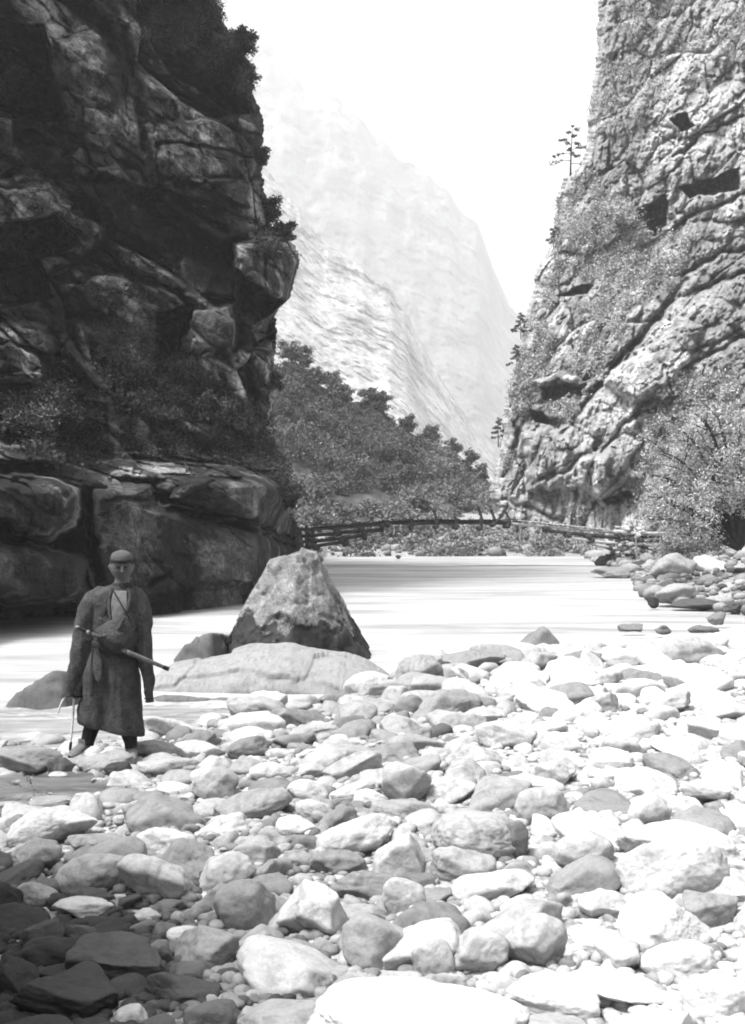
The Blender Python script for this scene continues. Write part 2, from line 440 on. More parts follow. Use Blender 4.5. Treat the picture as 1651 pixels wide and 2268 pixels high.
def l_disp(b, px, py):
    # joints dip down to the right
    a = math.radians(24); q = b.copy(); q[..., 0], q[..., 2] = b[..., 0] * math.cos(a) - b[..., 2] * math.sin(a), b[..., 0] * math.sin(a) + b[..., 2] * math.cos(a)
    lowm = sstep(1020, 1090, py)
    d = 2.7 * blocks(q, (5.6, 5, 3.0), 3, 1.0, .8, .35, .035); r1_ = BLK['r']
    d = d + 1.1 * blocks(q, (2.2, 2.4, 1.3), 4, 1.1, .9, .12, .05); r2_ = BLK['r']
    d = d + .35 * blocks(q, (.9, 1.2, .6), 12, 1.1, 1.0, .2, .06); r3_ = BLK['r']
    TONE['v'] = np.clip(.5 + (r1_ - .5) * .7 + (r2_ - .5) * .6 + (r3_ - .5) * .5, 0, 1) * (1 - .5 * lowm)
    d = d * (1 - .9 * lowm)
    d = d + .22 * blocks(q, (.8, .8, .5), 5, 1.1, .9, .1, .08) * (1 - .85 * lowm)
    d = d + .35 * fbm(b * .55, 5, 8) + .2 * fbm(b * 2.8, 5, 9, .65) * (1 - .5 * lowm)
    vx = b.copy(); vx[..., 2] *= .12
    d = d + .25 * fbm(vx * 1.3, 3, 18) * (1 - lowm)
    # thin beds: each overhangs the one below
    wv = q[..., 2] / .62 + .9 * fbm(b * .25, 3, 19); fr = wv - np.floor(wv)
    hb = _f(_h(np.floor(wv), np.floor(b[..., 0] * .22), wv * 0, 6))
    d = d + (fr - .5) * (.12 + .55 * hb) * sstep(-.25, .15, fbm(b * .16, 2, 20)) * (1 - .75 * lowm)
    wv2 = b[..., 2] / .22 + 1.2 * fbm(b * .5, 3, 21); f2_ = wv2 - np.floor(wv2)
    d = d + (f2_ - .5) * .13 * sstep(.0, .3, fbm(b * .3, 2, 22)) * (1 - .6 * lowm)
    return d
LF = [
 # big flat panels and blocks
 ('poly', [(340, 270), (585, 250), (590, 350), (560, 400), (350, 405)], .9, 26),
 ('poly', [(365, 405), (585, 395), (598, 500), (545, 525), (480, 545), (350, 440)], 1.3, 22),
 ('poly', [(120, 90), (210, 60), (270, 150), (285, 300), (150, 290)], 1.2, 30),
 ('poly', [(510, 535), (560, 515), (640, 530), (668, 575), (645, 640), (640, 675), (560, 665), (520, 600)], 3.2, 34),
 ('poly', [(522, 590), (600, 655), (642, 672), (620, 700), (614, 780), (515, 782)], -7.0, 12),
 ('poly', [(345, 690), (435, 668), (420, 730), (385, 800), (335, 815)], -4.2, 14),
 ('poly', [(425, 690), (515, 670), (515, 775), (420, 795)], 1.0, 12),
 ('poly', [(20, 490), (125, 470), (185, 545), (120, 560), (20, 600), (-60, 640), (-60, 520)], -5.0, 14),
 ('poly', [(-20, 420), (110, 415), (190, 520), (130, 480), (20, 520), (-40, 540)], 1.6, 26),
 ('poly', [(-120, 40), (100, 55), (125, 180), (150, 270), (60, 265), (-120, 250)], -6.5, 30),
 ('poly', [(30, 215), (160, 260), (130, 330), (20, 330)], -1.8, 20),
 ('poly', [(160, 355), (270, 380), (275, 440), (190, 450), (165, 400)], 1.2, 18),
 ('poly', [(-60, 700), (110, 720), (125, 800), (90, 840), (-60, 830)], 1.2, 20),
 ('poly', [(130, 720), (180, 700), (220, 850), (150, 850)], .9, 20),
 ('poly', [(-60, 842), (60, 848), (110, 868), (70, 876), (-60, 872)], -2.2, 10),
 ('poly', [(0, 930), (150, 905), (245, 930), (160, 960), (0, 965)], 1.6, 14),
 ('poly', [(-60, 985), (110, 975), (180, 1000), (140, 1025), (-60, 1030)], 1.9, 14),
 # lower slabs and boulders
 ('poly', [(-120, 1060), (30, 1048), (120, 1055), (180, 1085), (190, 1130), (170, 1170), (110, 1203), (40, 1185), (-20, 1150), (-120, 1120)], 3.2, 42),
 ('poly', [(-200, 1185), (60, 1200), (190, 1228), (215, 1270), (205, 1330), (150, 1345), (-200, 1345)], 2.8, 46),
 ('poly', [(203, 1085), (330, 1068), (350, 1110), (440, 1140), (560, 1175), (640, 1215), (640, 1250), (560, 1300), (520, 1420), (212, 1420), (196, 1250)], 1.8, 30),
 ('poly', [(360, 1120), (420, 1060), (500, 1030), (590, 1060), (630, 1100), (645, 1150), (648, 1195), (560, 1160), (440, 1135)], 2.0, 26),
 ('poly', [(250, 1000), (420, 1010), (480, 1060), (380, 1110), (330, 1060), (240, 1060)], 1.2, 34),
 ('line', [(420, 1140), (520, 1162), (600, 1190), (650, 1212)], -1.6, 5),
 ('line', [(340, 1100), (420, 1122), (540, 1150), (648, 1196)], -1.4, 4),
 ('line', [(235, 1108), (330, 1106), (345, 1115)], -.5, 4),
 ('line', [(215, 1275), (200, 1180), (198, 1090)], -1.8, 9),
 ('line', [(330, 1300), (345, 1288), (375, 1272)], -.6, 5),
 ('poly', [(212, 1312), (330, 1318), (440, 1290), (560, 1285), (540, 1420), (212, 1420)], -.8, 20),
 ('poly', [(-200, 1342), (90, 1342), (215, 1325), (250, 1420), (-200, 1440)], -1.6, 20),
 # ledges dipping down to the right
 ('poly', [(-120, 545), (90, 575), (120, 660), (20, 680), (-120, 700)], -5.0, 22),
 ('poly', [(170, 440), (250, 470), (235, 500), (150, 470)], -2.2, 10),
 ('line', [(0, 390), (60, 375), (110, 400), (180, 455), (240, 500)], -1.6, 8),
 ('line', [(100, 290), (200, 330), (300, 375), (400, 450), (500, 510)], -1.0, 6),
 ('line', [(330, 475), (400, 500), (470, 540), (500, 580)], -1.2, 5),
 ('line', [(90, 560), (200, 578), (280, 600), (380, 640), (430, 680)], -1.6, 8),
 ('line', [(200, 400), (275, 403)], -1.2, 5), ('line', [(0, 755), (60, 770), (140, 795)], -.9, 5),
 ('line', [(140, 770), (165, 735), (180, 700)], -.7, 4), ('line', [(405, 795), (440, 780), (510, 770)], -1.1, 5),
 ('line', [(345, 320), (450, 318), (560, 352)], -.6, 4), ('line', [(450, 655), (515, 668)], -.7, 4),
 ('line', [(490, 830), (505, 870), (515, 950)], -1.0, 5), ('line', [(545, 820), (560, 900), (575, 960)], -1.0, 5),
 ('line', [(270, 60), (300, 200), (320, 330)], -.9, 9),
]
py = np.concatenate([np.linspace(-700, -30, 70), np.linspace(-28, 1440, 690)])
ps = np.concatenate([np.linspace(0, .50, 50), np.linspace(.502, 1, 340)])
o, VL, LPX, LPY = cliff_sheet('left_cliff', ps, py, interp_edge(L_EDGE, 5, 61), +1, l_depth, {'far': -700, 'list': LF, 'panels': [[(340, 270), (585, 250), (590, 350), (560, 400), (350, 405)], [(365, 405), (585, 395), (598, 500), (545, 525), (480, 545), (350, 440)], [(120, 90), (210, 60), (270, 150), (285, 300), (150, 290)],
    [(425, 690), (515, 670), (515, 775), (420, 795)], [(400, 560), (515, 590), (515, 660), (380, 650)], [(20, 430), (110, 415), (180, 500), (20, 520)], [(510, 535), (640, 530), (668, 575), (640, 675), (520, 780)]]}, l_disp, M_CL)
# an unseen rock is added close on the left, below, to shade the near stones
# --- right cliff
R_EDGE = [(1330, -700), (1328, -100), (1325, 0), (1322, 120), (1306, 230), (1298, 330), (1282, 372), (1248, 395), (1234, 440), (1226, 510), (1222, 545), (1190, 600), (1180, 650), (1160, 720), (1150, 790), (1132, 850), (1120, 900), (1112, 960), (1104, 1000), (1098, 1040), (1086, 1085), (1088, 1108), (1106, 1122), (1100, 1170), (1092, 1210), (1090, 1300)]
def r_depth(px, py):
    d = np.interp(px, [1050, 1100, 1350, 1650, 2100, 2600], [82, 80, 68, 58, 46, 38])
    up = (1200 - py) / 1200
    return d + 16 * np.clip(up, -.1, 2) + 5 * sstep(1000, 500, py)
def r_disp(b, px, py):
    a = math.radians(-38); q = b.copy(); q[..., 0], q[..., 2] = b[..., 0] * math.cos(a) - b[..., 2] * math.sin(a), b[..., 0] * math.sin(a) + b[..., 2] * math.cos(a)
    d = 1.7 * blocks(q, (7, 9, 4.2), 23, .9, .6, .4, .05) + .9 * blocks(b, (1.9, 4, 4.2), 24, .9, .9, .4, .05)
    d = d + .42 * blocks(b, (.75, 1.5, 1.2), 25, .9, 1.0, .4, .08) + .22 * blocks(q, (.35, .8, .4), 26, 1, 1, .4, .1)
    d = d + .8 * fbm(b * .22, 3, 28) + .16 * fbm(b * 2.6, 5, 29, .7) + .45 * fbm(b * np.array([.9, .9, .3]), 4, 39, .6)
    vx = b.copy(); vx[..., 2] *= .18
    return (d + .8 * fbm(vx * 1.1, 4, 38, .6)) * .85
RF = [
 ('poly', [(1405, 470), (1440, 450), (1478, 428), (1480, 500), (1440, 532), (1420, 500)], -5, 12),
 ('poly', [(1500, 410), (1560, 400), (1640, 370), (1640, 420), (1530, 440)], -4, 10),
 ('poly', [(1478, 262), (1520, 250), (1540, 275), (1510, 292)], -3.5, 10),
 ('poly', [(1195, 858), (1300, 850), (1290, 880), (1210, 888)], -4.5, 9),
 ('poly', [(1170, 845), (1260, 822), (1300, 848), (1195, 858)], 2.5, 14),
 ('poly', [(1162, 905), (1195, 910), (1245, 935), (1235, 950), (1190, 935)], -4, 8),
 ('poly', [(1235, 655), (1290, 632), (1315, 635), (1300, 655)], -3.5, 9),
 ('poly', [(1345, 455), (1400, 440), (1420, 490), (1360, 500)], 2, 20),
 ('poly', [(1320, 840), (1440, 770), (1500, 700), (1560, 720), (1500, 860), (1400, 900)], 3.0, 40),
 ('poly', [(1150, 960), (1260, 940), (1320, 1000), (1290, 1080), (1170, 1090)], 2.6, 40),
 ('poly', [(1280, 1010), (1380, 990), (1410, 1060), (1330, 1110), (1280, 1080)], 2.8, 26),
 ('poly', [(1330, 1105), (1400, 1085), (1410, 1098), (1350, 1120)], -3.5, 7),
 ('line', [(1300, 880), (1400, 770), (1500, 660), (1651, 600), (1800, 520)], -1.2, 6),
 ('line', [(1250, 960), (1330, 850), (1420, 740), (1520, 620)], -1.20, 6),
 ('line', [(1330, 1000), (1420, 900), (1540, 800), (1660, 740)], -1.10, 5),
 ('line', [(1440, 640), (1500, 615), (1600, 560), (1700, 540)], -1.30, 5),
 ('line', [(1200, 1060), (1260, 1040), (1330, 980)], -1.00, 6),
 ('line', [(1490, 350), (1560, 300), (1651, 260)], -1.00, 4), ('line', [(1420, 560), (1540, 470), (1651, 430)], -1.10, 5),
 ('line', [(1120, 1110), (1170, 1120), (1230, 1150)], -1.00, 5), ('line', [(1280, 1080), (1270, 1150), (1275, 1200)], -1.00, 6),
 ('line', [(1130, 880), (1150, 960), (1120, 1060)], -0.80, 5),
]
py = np.concatenate([np.linspace(-700, -30, 60), np.linspace(-28, 1262, 600)])
ps = np.concatenate([np.linspace(0, .55, 50), np.linspace(.552, 1, 300)])
o, VR, RPX, RPY = cliff_sheet('right_cliff', ps, py, interp_edge(R_EDGE, 5, 71), -1, r_depth, {'far': 2600, 'list': RF}, r_disp, M_CR, 5.0)

# unseen light blocker added left of the frame, only to shade the corner stones
def shade_rock(name, c, dims, seed):
    th = np.linspace(0, 2 * math.pi, 260, endpoint=False); zz = np.linspace(-.4, 1, 260)
    T, Zp = np.meshgrid(th, zz); r = np.sqrt(np.clip(1 - np.clip(Zp, 0, 1) ** 6, 0, 1))
    v = np.stack([c[0] + dims[0] * r * np.cos(T), c[1] + dims[1] * r * np.sin(T), c[2] + dims[2] * Zp], -1)
    dd = .5 * blocks(v, (1.3, 1.3, .9), seed, .8, .6, .4, .06) + .2 * blocks(v, (.5, .5, .35), seed + 1, .9, .8, .3, .07) + .15 * fbm(v * 2.5, 5, seed)
    v[..., 0] += dd * np.cos(T); v[..., 1] += dd * np.sin(T)
    o = link(name, np_mesh(name, v.reshape(-1, 3), grid_faces(260, 260, True)), M_CL); return tag(o, kind='structure')
shade_rock('added_shade_rock', (-4.25, 2.9, 0), (1.9, 3.0, 6.3), 77)

# ---------------------------------------------------------------- wooded slope and mountains
def ridge_sheet(name, ridge, base_py, Y0, Y1, px0, px1, nc, nr, disp_fn, mat, jag=4, seed=0, backdrop=60, extra=None):
    pxs = np.linspace(px0, px1, nc); rx = [p[0] for p in ridge]; ry = [p[1] for p in ridge]
    top = np.interp(pxs, rx, ry) + jag * fbm(np.stack([pxs * .035, pxs * 0, pxs * 0], -1), 5, seed)
    t = np.linspace(0, 1, nr)[:, None]
    PYg = base_py + (top[None, :] - base_py) * t; PX = np.broadcast_to(pxs[None, :], PYg.shape)
    Yd = Y0 + (Y1 - Y0) * t ** .9 + np.zeros_like(PX)
    b = np.stack([(PX - CXP) / F * Yd, Yd, H - (PYg - HZ) / F * Yd], -1)
    d = disp_fn(b, PX, PYg)
    Yf = Yd - d * (1 - .3 * t)
    V = np.stack([(PX - CXP) / F * Yf, Yf, H - (PYg - HZ) / F * Yf], -1)
    bk = []
    for k in range(1, 9):
        q = V[-1].copy(); q[:, 1] += backdrop * (k / 8) ** 1.2; q[:, 2] -= backdrop * .55 * (k / 8) ** 1.3; bk.append(q)
    V = np.concatenate([V, np.stack(bk)], 0)
    o = link(name, np_mesh(name, V.reshape(-1, 3), grid_faces(V.shape[0], V.shape[1])), mat); tag(o, kind='structure')
    return o, V[:nr]
def mount_mat(name, tilt, k, lo, mid, hi):
    n = NT(name); co = n.coords('world')
    f1 = n.noise(n.coords('world', (.03 * k, .012 * k, .006 * k), (0, math.radians(tilt), 0)), 1.0, 8, .72, 0); f2 = n.noise(co, .03 * k, 10, .72, 0); f3 = n.noise(co, .18 * k, 8, .7)
    c = n.mixc(.5, n.ramp(f1, [(.36, lo), (.5, mid), (.62, hi)]), n.ramp(f2, [(.4, lo), (.5, mid), (.62, hi)]))
    c = n.mixc(1.0, c, n.ramp(f3, [(.35, .45), (.5, 1.0), (.62, 1.25)]), 'MULTIPLY')
    n.bump(f2, .5, 4); return n.done(c, .95, .1)
M_MT = mount_mat('mountain_scree', 48, 1.6, .13, .36, .55)
M_MB = mount_mat('mountain_rock', 12, .7, .05, .13, .27)
HILL = [(300, 700), (560, 790), (620, 812), (655, 800), (700, 850), (760, 885), (830, 900), (900, 950), (960, 985), (1000, 1010), (1060, 1050), (1100, 1078), (1200, 1120), (1300, 1150)]
def hill_d(b, px, py): return 3.0 * fbm(b * .07, 5, 81) + 1.2 * fbm(b * .4, 4, 82)
n = NT('hill_soil'); co = n.coords('world'); f1 = n.noise(co, .5, 6, .7, .5)
c = n.ramp(f1, [(.35, .02), (.55, .06), (.66, .14), (.72, .35)]); n.bump(f1, .6, .5); M_HILL = n.done(c, .95, .1)
o, VH = ridge_sheet('wooded_hill', HILL, 1240, 71, 125, 250, 1320, 320, 130, hill_d, M_HILL, 8, 83, 40)
MA = [(200, 200), (560, 330), (600, 385), (660, 465), (720, 530), (800, 590), (870, 650), (905, 700), (950, 795), (1000, 870), (1045, 935), (1090, 1000), (1120, 1060), (1250, 1120)]
MB = [(300, -40), (486, 28), (553, 65), (603, 100), (648, 156), (674, 200), (729, 201), (784, 251), (830, 297), (880, 345), (930, 375), (990, 420), (1010, 455), (1060, 500), (1090, 590), (1130, 680), (1200, 760), (1350, 900)]
MC = [(700, 200), (800, 330), (950, 440), (1050, 500), (1110, 540), (1180, 600), (1260, 560), (1400, 400), (1600, 200)]
def mt_d(s, amp, tilt=48):
    def f(b, px, py):
        a = math.radians(tilt); q = b.copy(); q[..., 0], q[..., 2] = b[..., 0] * math.cos(a) + b[..., 2] * math.sin(a), -b[..., 0] * math.sin(a) + b[..., 2] * math.cos(a)
        q2 = q * np.array([.25, .5, 1.0])
        return amp * (.9 * fbm(b * .02 / s, 4, 90) + .18 * (1 - 2 * np.abs(fbm(q2 * .05 / s, 4, 91))) + .30 * fbm(b * .12 / s, 6, 92, .62))
    return f
ridge_sheet('mountain', MA, 1170, 400, 900, 150, 1300, 330, 400, mt_d(.9, 26), M_MT, 9, 93, 300)
ridge_sheet('mountain', MB, 1150, 1450, 2150, 300, 1400, 300, 260, mt_d(2.2, 60, 76), M_MB, 12, 94, 600)
ridge_sheet('mountain', MC, 1150, 3200, 3900, 600, 1700, 200, 160, mt_d(5, 150), M_MB, 12, 95, 800)
# ---------------------------------------------------------------- boulders and cobbles
def ico(sub):
    bm = bmesh.new(); bmesh.ops.create_icosphere(bm, subdivisions=sub, radius=1)
    v = np.array([x.co[:] for x in bm.verts]); f = np.array([[x.index for x in p.verts] for p in bm.faces]); bm.free()
    return v / np.linalg.norm(v, axis=1, keepdims=True), f
ICO = {k: ico(k) for k in (2, 3, 4, 5, 6, 7)}
def rock_r(d, seed, cuts=5, depth=.22, soft=14, rough=.06, power=2.5):
    """radius of a water-worn stone in direction d: rounded box, a few worn facets, dents"""
    g = np.random.default_rng(seed)
    r = (np.abs(d) ** power).sum(1) ** (-1 / power)
    for k in range(cuts):
        nn = g.normal(size=3); nn /= np.linalg.norm(nn); h = 1 - depth * g.uniform(.3, 1.4)
        c = d @ nn; rk = np.where(c > .05, h / np.maximum(c, .05), 20)
        r = -np.log(np.exp(-soft * r) + np.exp(-soft * np.minimum(rk, 4))) / soft
    o = g.uniform(0, 50, 3)
    r = r * (1 + rough * 1.6 * fbm(d * 1.3 + o, 2, seed % 97) + rough * .7 * fbm(d * 3.5 + o, 3, seed % 89) + rough * .28 * fbm(d * 11 + o, 4, seed % 83))
    return r
def rock_mesh(name, seed, sub=4, dims=(1, 1, 1), **k):
    d, f = ICO[sub]
    v = d * rock_r(d, seed, **k)[:, None]
    v = v - (v.max(0) + v.min(0)) / 2; v = v / ((v.max(0) - v.min(0)) / 2) * np.array(dims)
    return np_mesh(name, v, f)

# traced boulders: (cx, cy, w, h, roll deg, tone, style, label, short name)
# style: r rounded, a angular, s slab
B = [
 (930, 1490, 108, 84, 5, .20, 'r', 'round grey boulder with a pale sloping band at the river edge', 'the banded shore boulder'),
 (988, 1484, 44, 46, 0, .04, 'a', 'small black rock wedged behind the round grey shore boulder', 'the black shore rock'),
 (1050, 1466, 150, 50, 0, .16, 'a', 'low grey rock hump at the water line left of the pointed shore rock', 'the low shore hump'),
 (1515, 1446, 170, 84, 0, .27, 'a', 'pale pointed mound of rock at the right end of the shore', 'the pale shore mound'),
 (1290, 1462, 90, 44, 0, .15, 'a', 'grey rock on the water line just right of the pointed shore rock', 'the grey waterline rock'),
 (1380, 1478, 80, 36, 0, .2, 'r', 'flat grey rock on the upper beach left of the pale pointed mound', 'the flat upper-beach rock'),
 (1600, 1470, 100, 40, 0, .42, 'r', 'whitish low rock right of the pale pointed mound', 'the whitish low rock'),
 (115, 1832, 212, 104, -14, .36, 'a', 'long pale-topped boulder with a dark broken right end, left edge of the beach', 'the pale-topped boulder'),
 (235, 1692, 130, 62, -12, .24, 'r', 'oval grey stone lying in front of the standing man', 'the oval stone'),
 (262, 1708, 62, 42, -14, .025, 'r', 'black stone under the oval grey stone by the standing man', 'the black stone'),
 (60, 1688, 160, 76, 4, .19, 'a', 'grey rock with a broken top left of the boots of the standing man', 'the broken-topped rock'),
 (133, 1705, 60, 58, 20, .10, 'a', 'dark wedge of rock just below the near boot of the standing man', 'the dark wedge'),
 (342, 1662, 100, 44, 4, .22, 'r', 'flat grey stone right of the standing man', 'the flat grey stone'),
 (441, 1664, 112, 50, 6, .40, 'r', 'white flat cobble with a dark shadow line, third stone right of the man', 'the white flat cobble'),
 (548, 1660, 92, 58, -10, .15, 'r', 'dark grey round cobble right of the white flat cobble', 'the dark round cobble'),
 (372, 1700, 140, 48, 2, .28, 'r', 'long low grey stone below the white flat cobble', 'the long low stone'),
 (478, 1742, 112, 100, 20, .24, 'a', 'big blocky grey stone with a dark left face', 'the blocky grey stone'),
 (560, 1785, 176, 74, -12, .22, 'r', 'wide mottled boulder with a round right end', 'the wide mottled boulder'),
 (322, 1798, 100, 74, 10, .27, 'r', 'round speckled grey stone above the white dome stone', 'the speckled stone'),
 (368, 1868, 142, 76, 6, .45, 'r', 'white dome-shaped stone left of centre', 'the white dome stone'),
 (345, 1948, 176, 116, 2, .32, 'a', 'large squarish boulder with white top and grey front', 'the squarish boulder'),
 (205, 1942, 160, 106, -16, .27, 'r', 'large grey boulder leaning left beside the squarish boulder', 'the leaning grey boulder'),
 (85, 1900, 115, 84, 8, .22, 'a', 'grey broken boulder under the pale-topped boulder', 'the grey broken boulder'),
 (185, 2010, 140, 48, 4, .40, 'r', 'long white finger-shaped stone at the lower left', 'the finger-shaped stone'),
 (80, 1985, 100, 60, 14, .25, 'r', 'grey stone touching the left end of the finger-shaped stone', 'the end stone'),
 (500, 1935, 130, 98, -34, .30, 'r', 'tilted oval stone with a pale rim left of centre', 'the tilted oval stone'),
 (540, 2010, 140, 126, 4, .20, 'r', 'big round grey boulder with a dark right edge', 'the round grey boulder'),
 (697, 2025, 168, 146, 4, .46, 'a', 'large angular white boulder in the lower middle', 'the angular white boulder'),
 (455, 2105, 150, 104, 8, .24, 'a', 'big mottled grey boulder in the lower left with a white upper edge', 'the mottled boulder'),
 (425, 2072, 110, 40, 4, .44, 'r', 'white stone behind the mottled grey boulder in the lower left', 'the white back stone'),
 (347, 2115, 76, 66, 0, .12, 'a', 'dark grey egg-sized block left of the mottled boulder', 'the dark block'),
 (262, 2128, 210, 120, 12, .055, 'a', 'big dark boulder with a pale edge in the lower left corner area', 'the big dark boulder'),
 (150, 2205, 240, 120, 8, .03, 'a', 'black boulder with a thin pale rim at the bottom left', 'the black boulder'),
 (405, 2190, 175, 84, 2, .05, 'a', 'black stone streaked with white near the bottom edge', 'the streaked black stone'),
 (30, 2170, 110, 110, 0, .035, 'a', 'black stone cut by the left edge of the picture near the bottom', 'the edge stone'),
 (95, 2075, 110, 70, -20, .05, 'a', 'dark slanted stone above the black boulder at the lower left', 'the dark slanted stone'),
 (180, 2075, 80, 60, 10, .07, 'a', 'dark grey square stone below the finger-shaped stone', 'the dark square stone'),
 (290, 2255, 80, 60, 0, .35, 'r', 'small white stone at the bottom edge right of the black boulder', 'the bottom white stone'),
 (325, 2030, 64, 36, -6, .30, 'r', 'small white egg-shaped stone below the squarish boulder', 'the egg-shaped stone'),
 (320, 2056, 70, 38, -8, .10, 'r', 'small dark cobble under the egg-shaped stone', 'the small dark cobble'),
 (395, 2036, 34, 34, 0, .26, 'r', 'small round pebble between the squarish boulder and the round grey boulder', 'the round pebble'),
 (690, 1708, 60, 36, 0, .3, 'r', 'small pale cobble above the long sausage-shaped cobble', 'the small pale cobble'),
 (600, 1712, 96, 44, 6, .34, 'r', 'pale double-humped cobble right of the blocky grey stone', 'the double-humped cobble'),
 (682, 1758, 94, 62, 6, .42, 'r', 'smooth white cobble right of the wide mottled boulder', 'the smooth white cobble'),
 (782, 1700, 132, 62, -8, .28, 'a', 'broad grey boulder with a worn slanting top in the middle beach', 'the broad slanting boulder'),
 (785, 1752, 110, 46, -16, .33, 'r', 'long pale sausage-shaped cobble below the broad slanting boulder', 'the sausage-shaped cobble'),
 (822, 1770, 78, 46, 2, .46, 'r', 'bright oval cobble lying on the end of the sausage-shaped cobble', 'the bright oval cobble'),
 (655, 1832, 92, 50, 2, .42, 'r', 'white cobble with a dark crease left of the sloping slab', 'the creased cobble'),
 (700, 1800, 90, 60, 28, .34, 'r', 'smooth tilted cobble under the smooth white cobble', 'the smooth tilted cobble'),
 (790, 1858, 170, 100, -24, .40, 's', 'broad pale sloping slab in the centre of the beach', 'the sloping slab'),
 (885, 1905, 120, 120, 4, .30, 's', 'flat grey slab tilted toward the camera right of the sloping slab', 'the tilted grey slab'),
 (900, 1740, 110, 110, 0, .28, 'a', 'grey pointed block in the middle beach', 'the grey pointed block'),
 (1000, 1752, 116, 70, 0, .38, 'a', 'pale block with a flat top right of the grey pointed block', 'the flat-topped block'),
 (1122, 1634, 140, 72, 8, .34, 's', 'broad smooth slab on the upper middle beach', 'the broad smooth slab'),
 (1350, 1683, 104, 50, 4, .50, 's', 'white flat stone with a dark notch on the right middle beach', 'the notched white stone'),
 (1062, 1862, 214, 130, 4, .25, 'r', 'large round grey boulder with a darker right end right of centre', 'the big round boulder'),
 (1028, 1922, 146, 84, 4, .24, 'a', 'wrinkled grey boulder with dark creases leaning on the big round boulder', 'the wrinkled boulder'),
 (1140, 1870, 60, 110, 0, .12, 'a', 'dark angular end block behind the big round boulder', 'the dark end block'),
 (1200, 1792, 122, 88, 0, .26, 'r', 'rounded grey stone with a scarred right side', 'the scarred stone'),
 (1095, 1965, 190, 78, -10, .46, 'r', 'long smooth white stone below the wrinkled boulder', 'the long white stone'),
 (895, 1996, 100, 104, 0, .30, 'r', 'round grey stone right of the angular white boulder', 'the round grey stone'),
 (965, 2018, 120, 42, 10, .46, 's', 'white wedge-shaped stone right of the round grey stone', 'the white wedge'),
 (1294, 1892, 136, 100, -6, .30, 'r', 'round stone with a pale ring on its right side', 'the ringed stone'),
 (1441, 1797, 100, 90, 0, .40, 'r', 'white ball-like stone with a grey rim on the right beach', 'the ball-like stone'),
 (1500, 1872, 270, 110, 8, .50, 'r', 'big whitish boulder standing behind the smooth loaf-shaped boulder', 'the big whitish boulder'),
 (1487, 1930, 246, 150, -8, .36, 'r', 'large smooth loaf-shaped boulder at the right side', 'the loaf-shaped boulder'),
 (1575, 2018, 120, 90, -8, .19, 'a', 'grey angular block under the right end of the loaf-shaped boulder', 'the angular block'),
 (1478, 2052, 216, 136, 6, .48, 'a', 'large pale boulder with a peaked top below the loaf-shaped boulder', 'the peaked pale boulder'),
 (1182, 2090, 150, 140, 12, .30, 'a', 'square boulder split by a black crack in the lower right', 'the cracked boulder'),
 (1066, 2110, 140, 110, 0, .30, 'a', 'grey boulder with a white cap left of the cracked boulder', 'the capped boulder'),
 (935, 2100, 190, 130, -28, .40, 's', 'pale slab leaning up to the right in the lower middle', 'the leaning slab'),
 (960, 2130, 100, 110, -20, .30, 'r', 'grey rounded stone lying on the leaning slab', 'the grey rounded stone'),
 (830, 2095, 170, 130, 34, .24, 's', 'grey striped slab sloping down to the right in the lower middle', 'the striped slab'),
 (790, 2180, 70, 50, 20, .36, 'r', 'pale stone between the striped slab and the giant white boulder', 'the pale stone'),
 (930, 2262, 500, 176, 2, .52, 'r', 'giant smooth white boulder along the bottom edge', 'the giant white boulder'),
 (1230, 2215, 230, 110, 8, .50, 'r', 'whitish boulder with small pits right of the giant white boulder', 'the pitted boulder'),
 (1400, 2190, 260, 90, 14, .52, 'r', 'long white boulder below the peaked pale boulder', 'the long white boulder'),
 (1500, 2125, 170, 86, -4, .52, 'r', 'white rounded boulder in front of the peaked pale boulder', 'the white rounded boulder'),
 (1340, 2010, 130, 70, 0, .44, 'a', 'pale broken stone left of the loaf-shaped boulder', 'the pale broken stone'),
 (1330, 2080, 160, 56, 0, .44, 's', 'flat whitish stone right of the cracked boulder', 'the flat whitish stone'),
 (1590, 2215, 160, 110, 0, .52, 'r', 'white boulder at the bottom right corner', 'the corner boulder'),
 (1560, 1760, 120, 60, 10, .38, 'a', 'pale square stone on the right edge of the beach above the loaf-shaped boulder', 'the pale square stone'),
 (1610, 1580, 110, 60, 10, .34, 'a', 'grey-sided slab at the right edge of the upper beach', 'the grey-sided slab'),
 (1480, 1560, 110, 60, -10, .28, 'a', 'grey block on the upper right beach', 'the grey block'),
 (1330, 1560, 90, 60, 0, .24, 'a', 'grey angular pair-like stone on the upper right beach', 'the grey angular stone'),
 (1075, 1588, 100, 44, 0, .28, 'r', 'round-ended grey cobble above the broad smooth slab', 'the round-ended cobble'),
 (935, 1548, 100, 42, 4, .25, 'r', 'grey flat cobble directly below the banded shore boulder', 'the grey flat cobble'),
 (700, 1620, 110, 36, -4, .27, 'r', 'long grey cobble at the edge of the shallow water', 'the water-edge cobble'),
 (560, 1592, 100, 34, -6, .32, 's', 'flat white stone at the edge of the shallow water', 'the flat water-edge stone'),
 (480, 1630, 80, 30, -8, .14, 'a', 'thin dark stone half in the shallow water', 'the thin dark stone'),
]
occ = []           # occupied discs on the beach (x, y, r)
landmarks = []
def place_px(cx, cy, h, w):
    """centre pixel and apparent size -> centre position and half sizes of a stone resting in the ground"""
    Y = 8.0
    for _ in range(12):
        a = math.atan2(cy - HZ, F); hh = h / 2 * Y / F; hw = w / 2 * Y / F; hd = hw * .72
        c = math.sqrt(max(hh * hh - (hd * math.sin(a)) ** 2, (.45 * hh) ** 2)) / math.cos(a)
        X = (cx - CXP) / F * Y; z = gz(X, Y) + .55 * c
        Y = Y * .4 + .6 * (H - z) * F / (cy - HZ)
    return X, Y, z, hw, hd, c
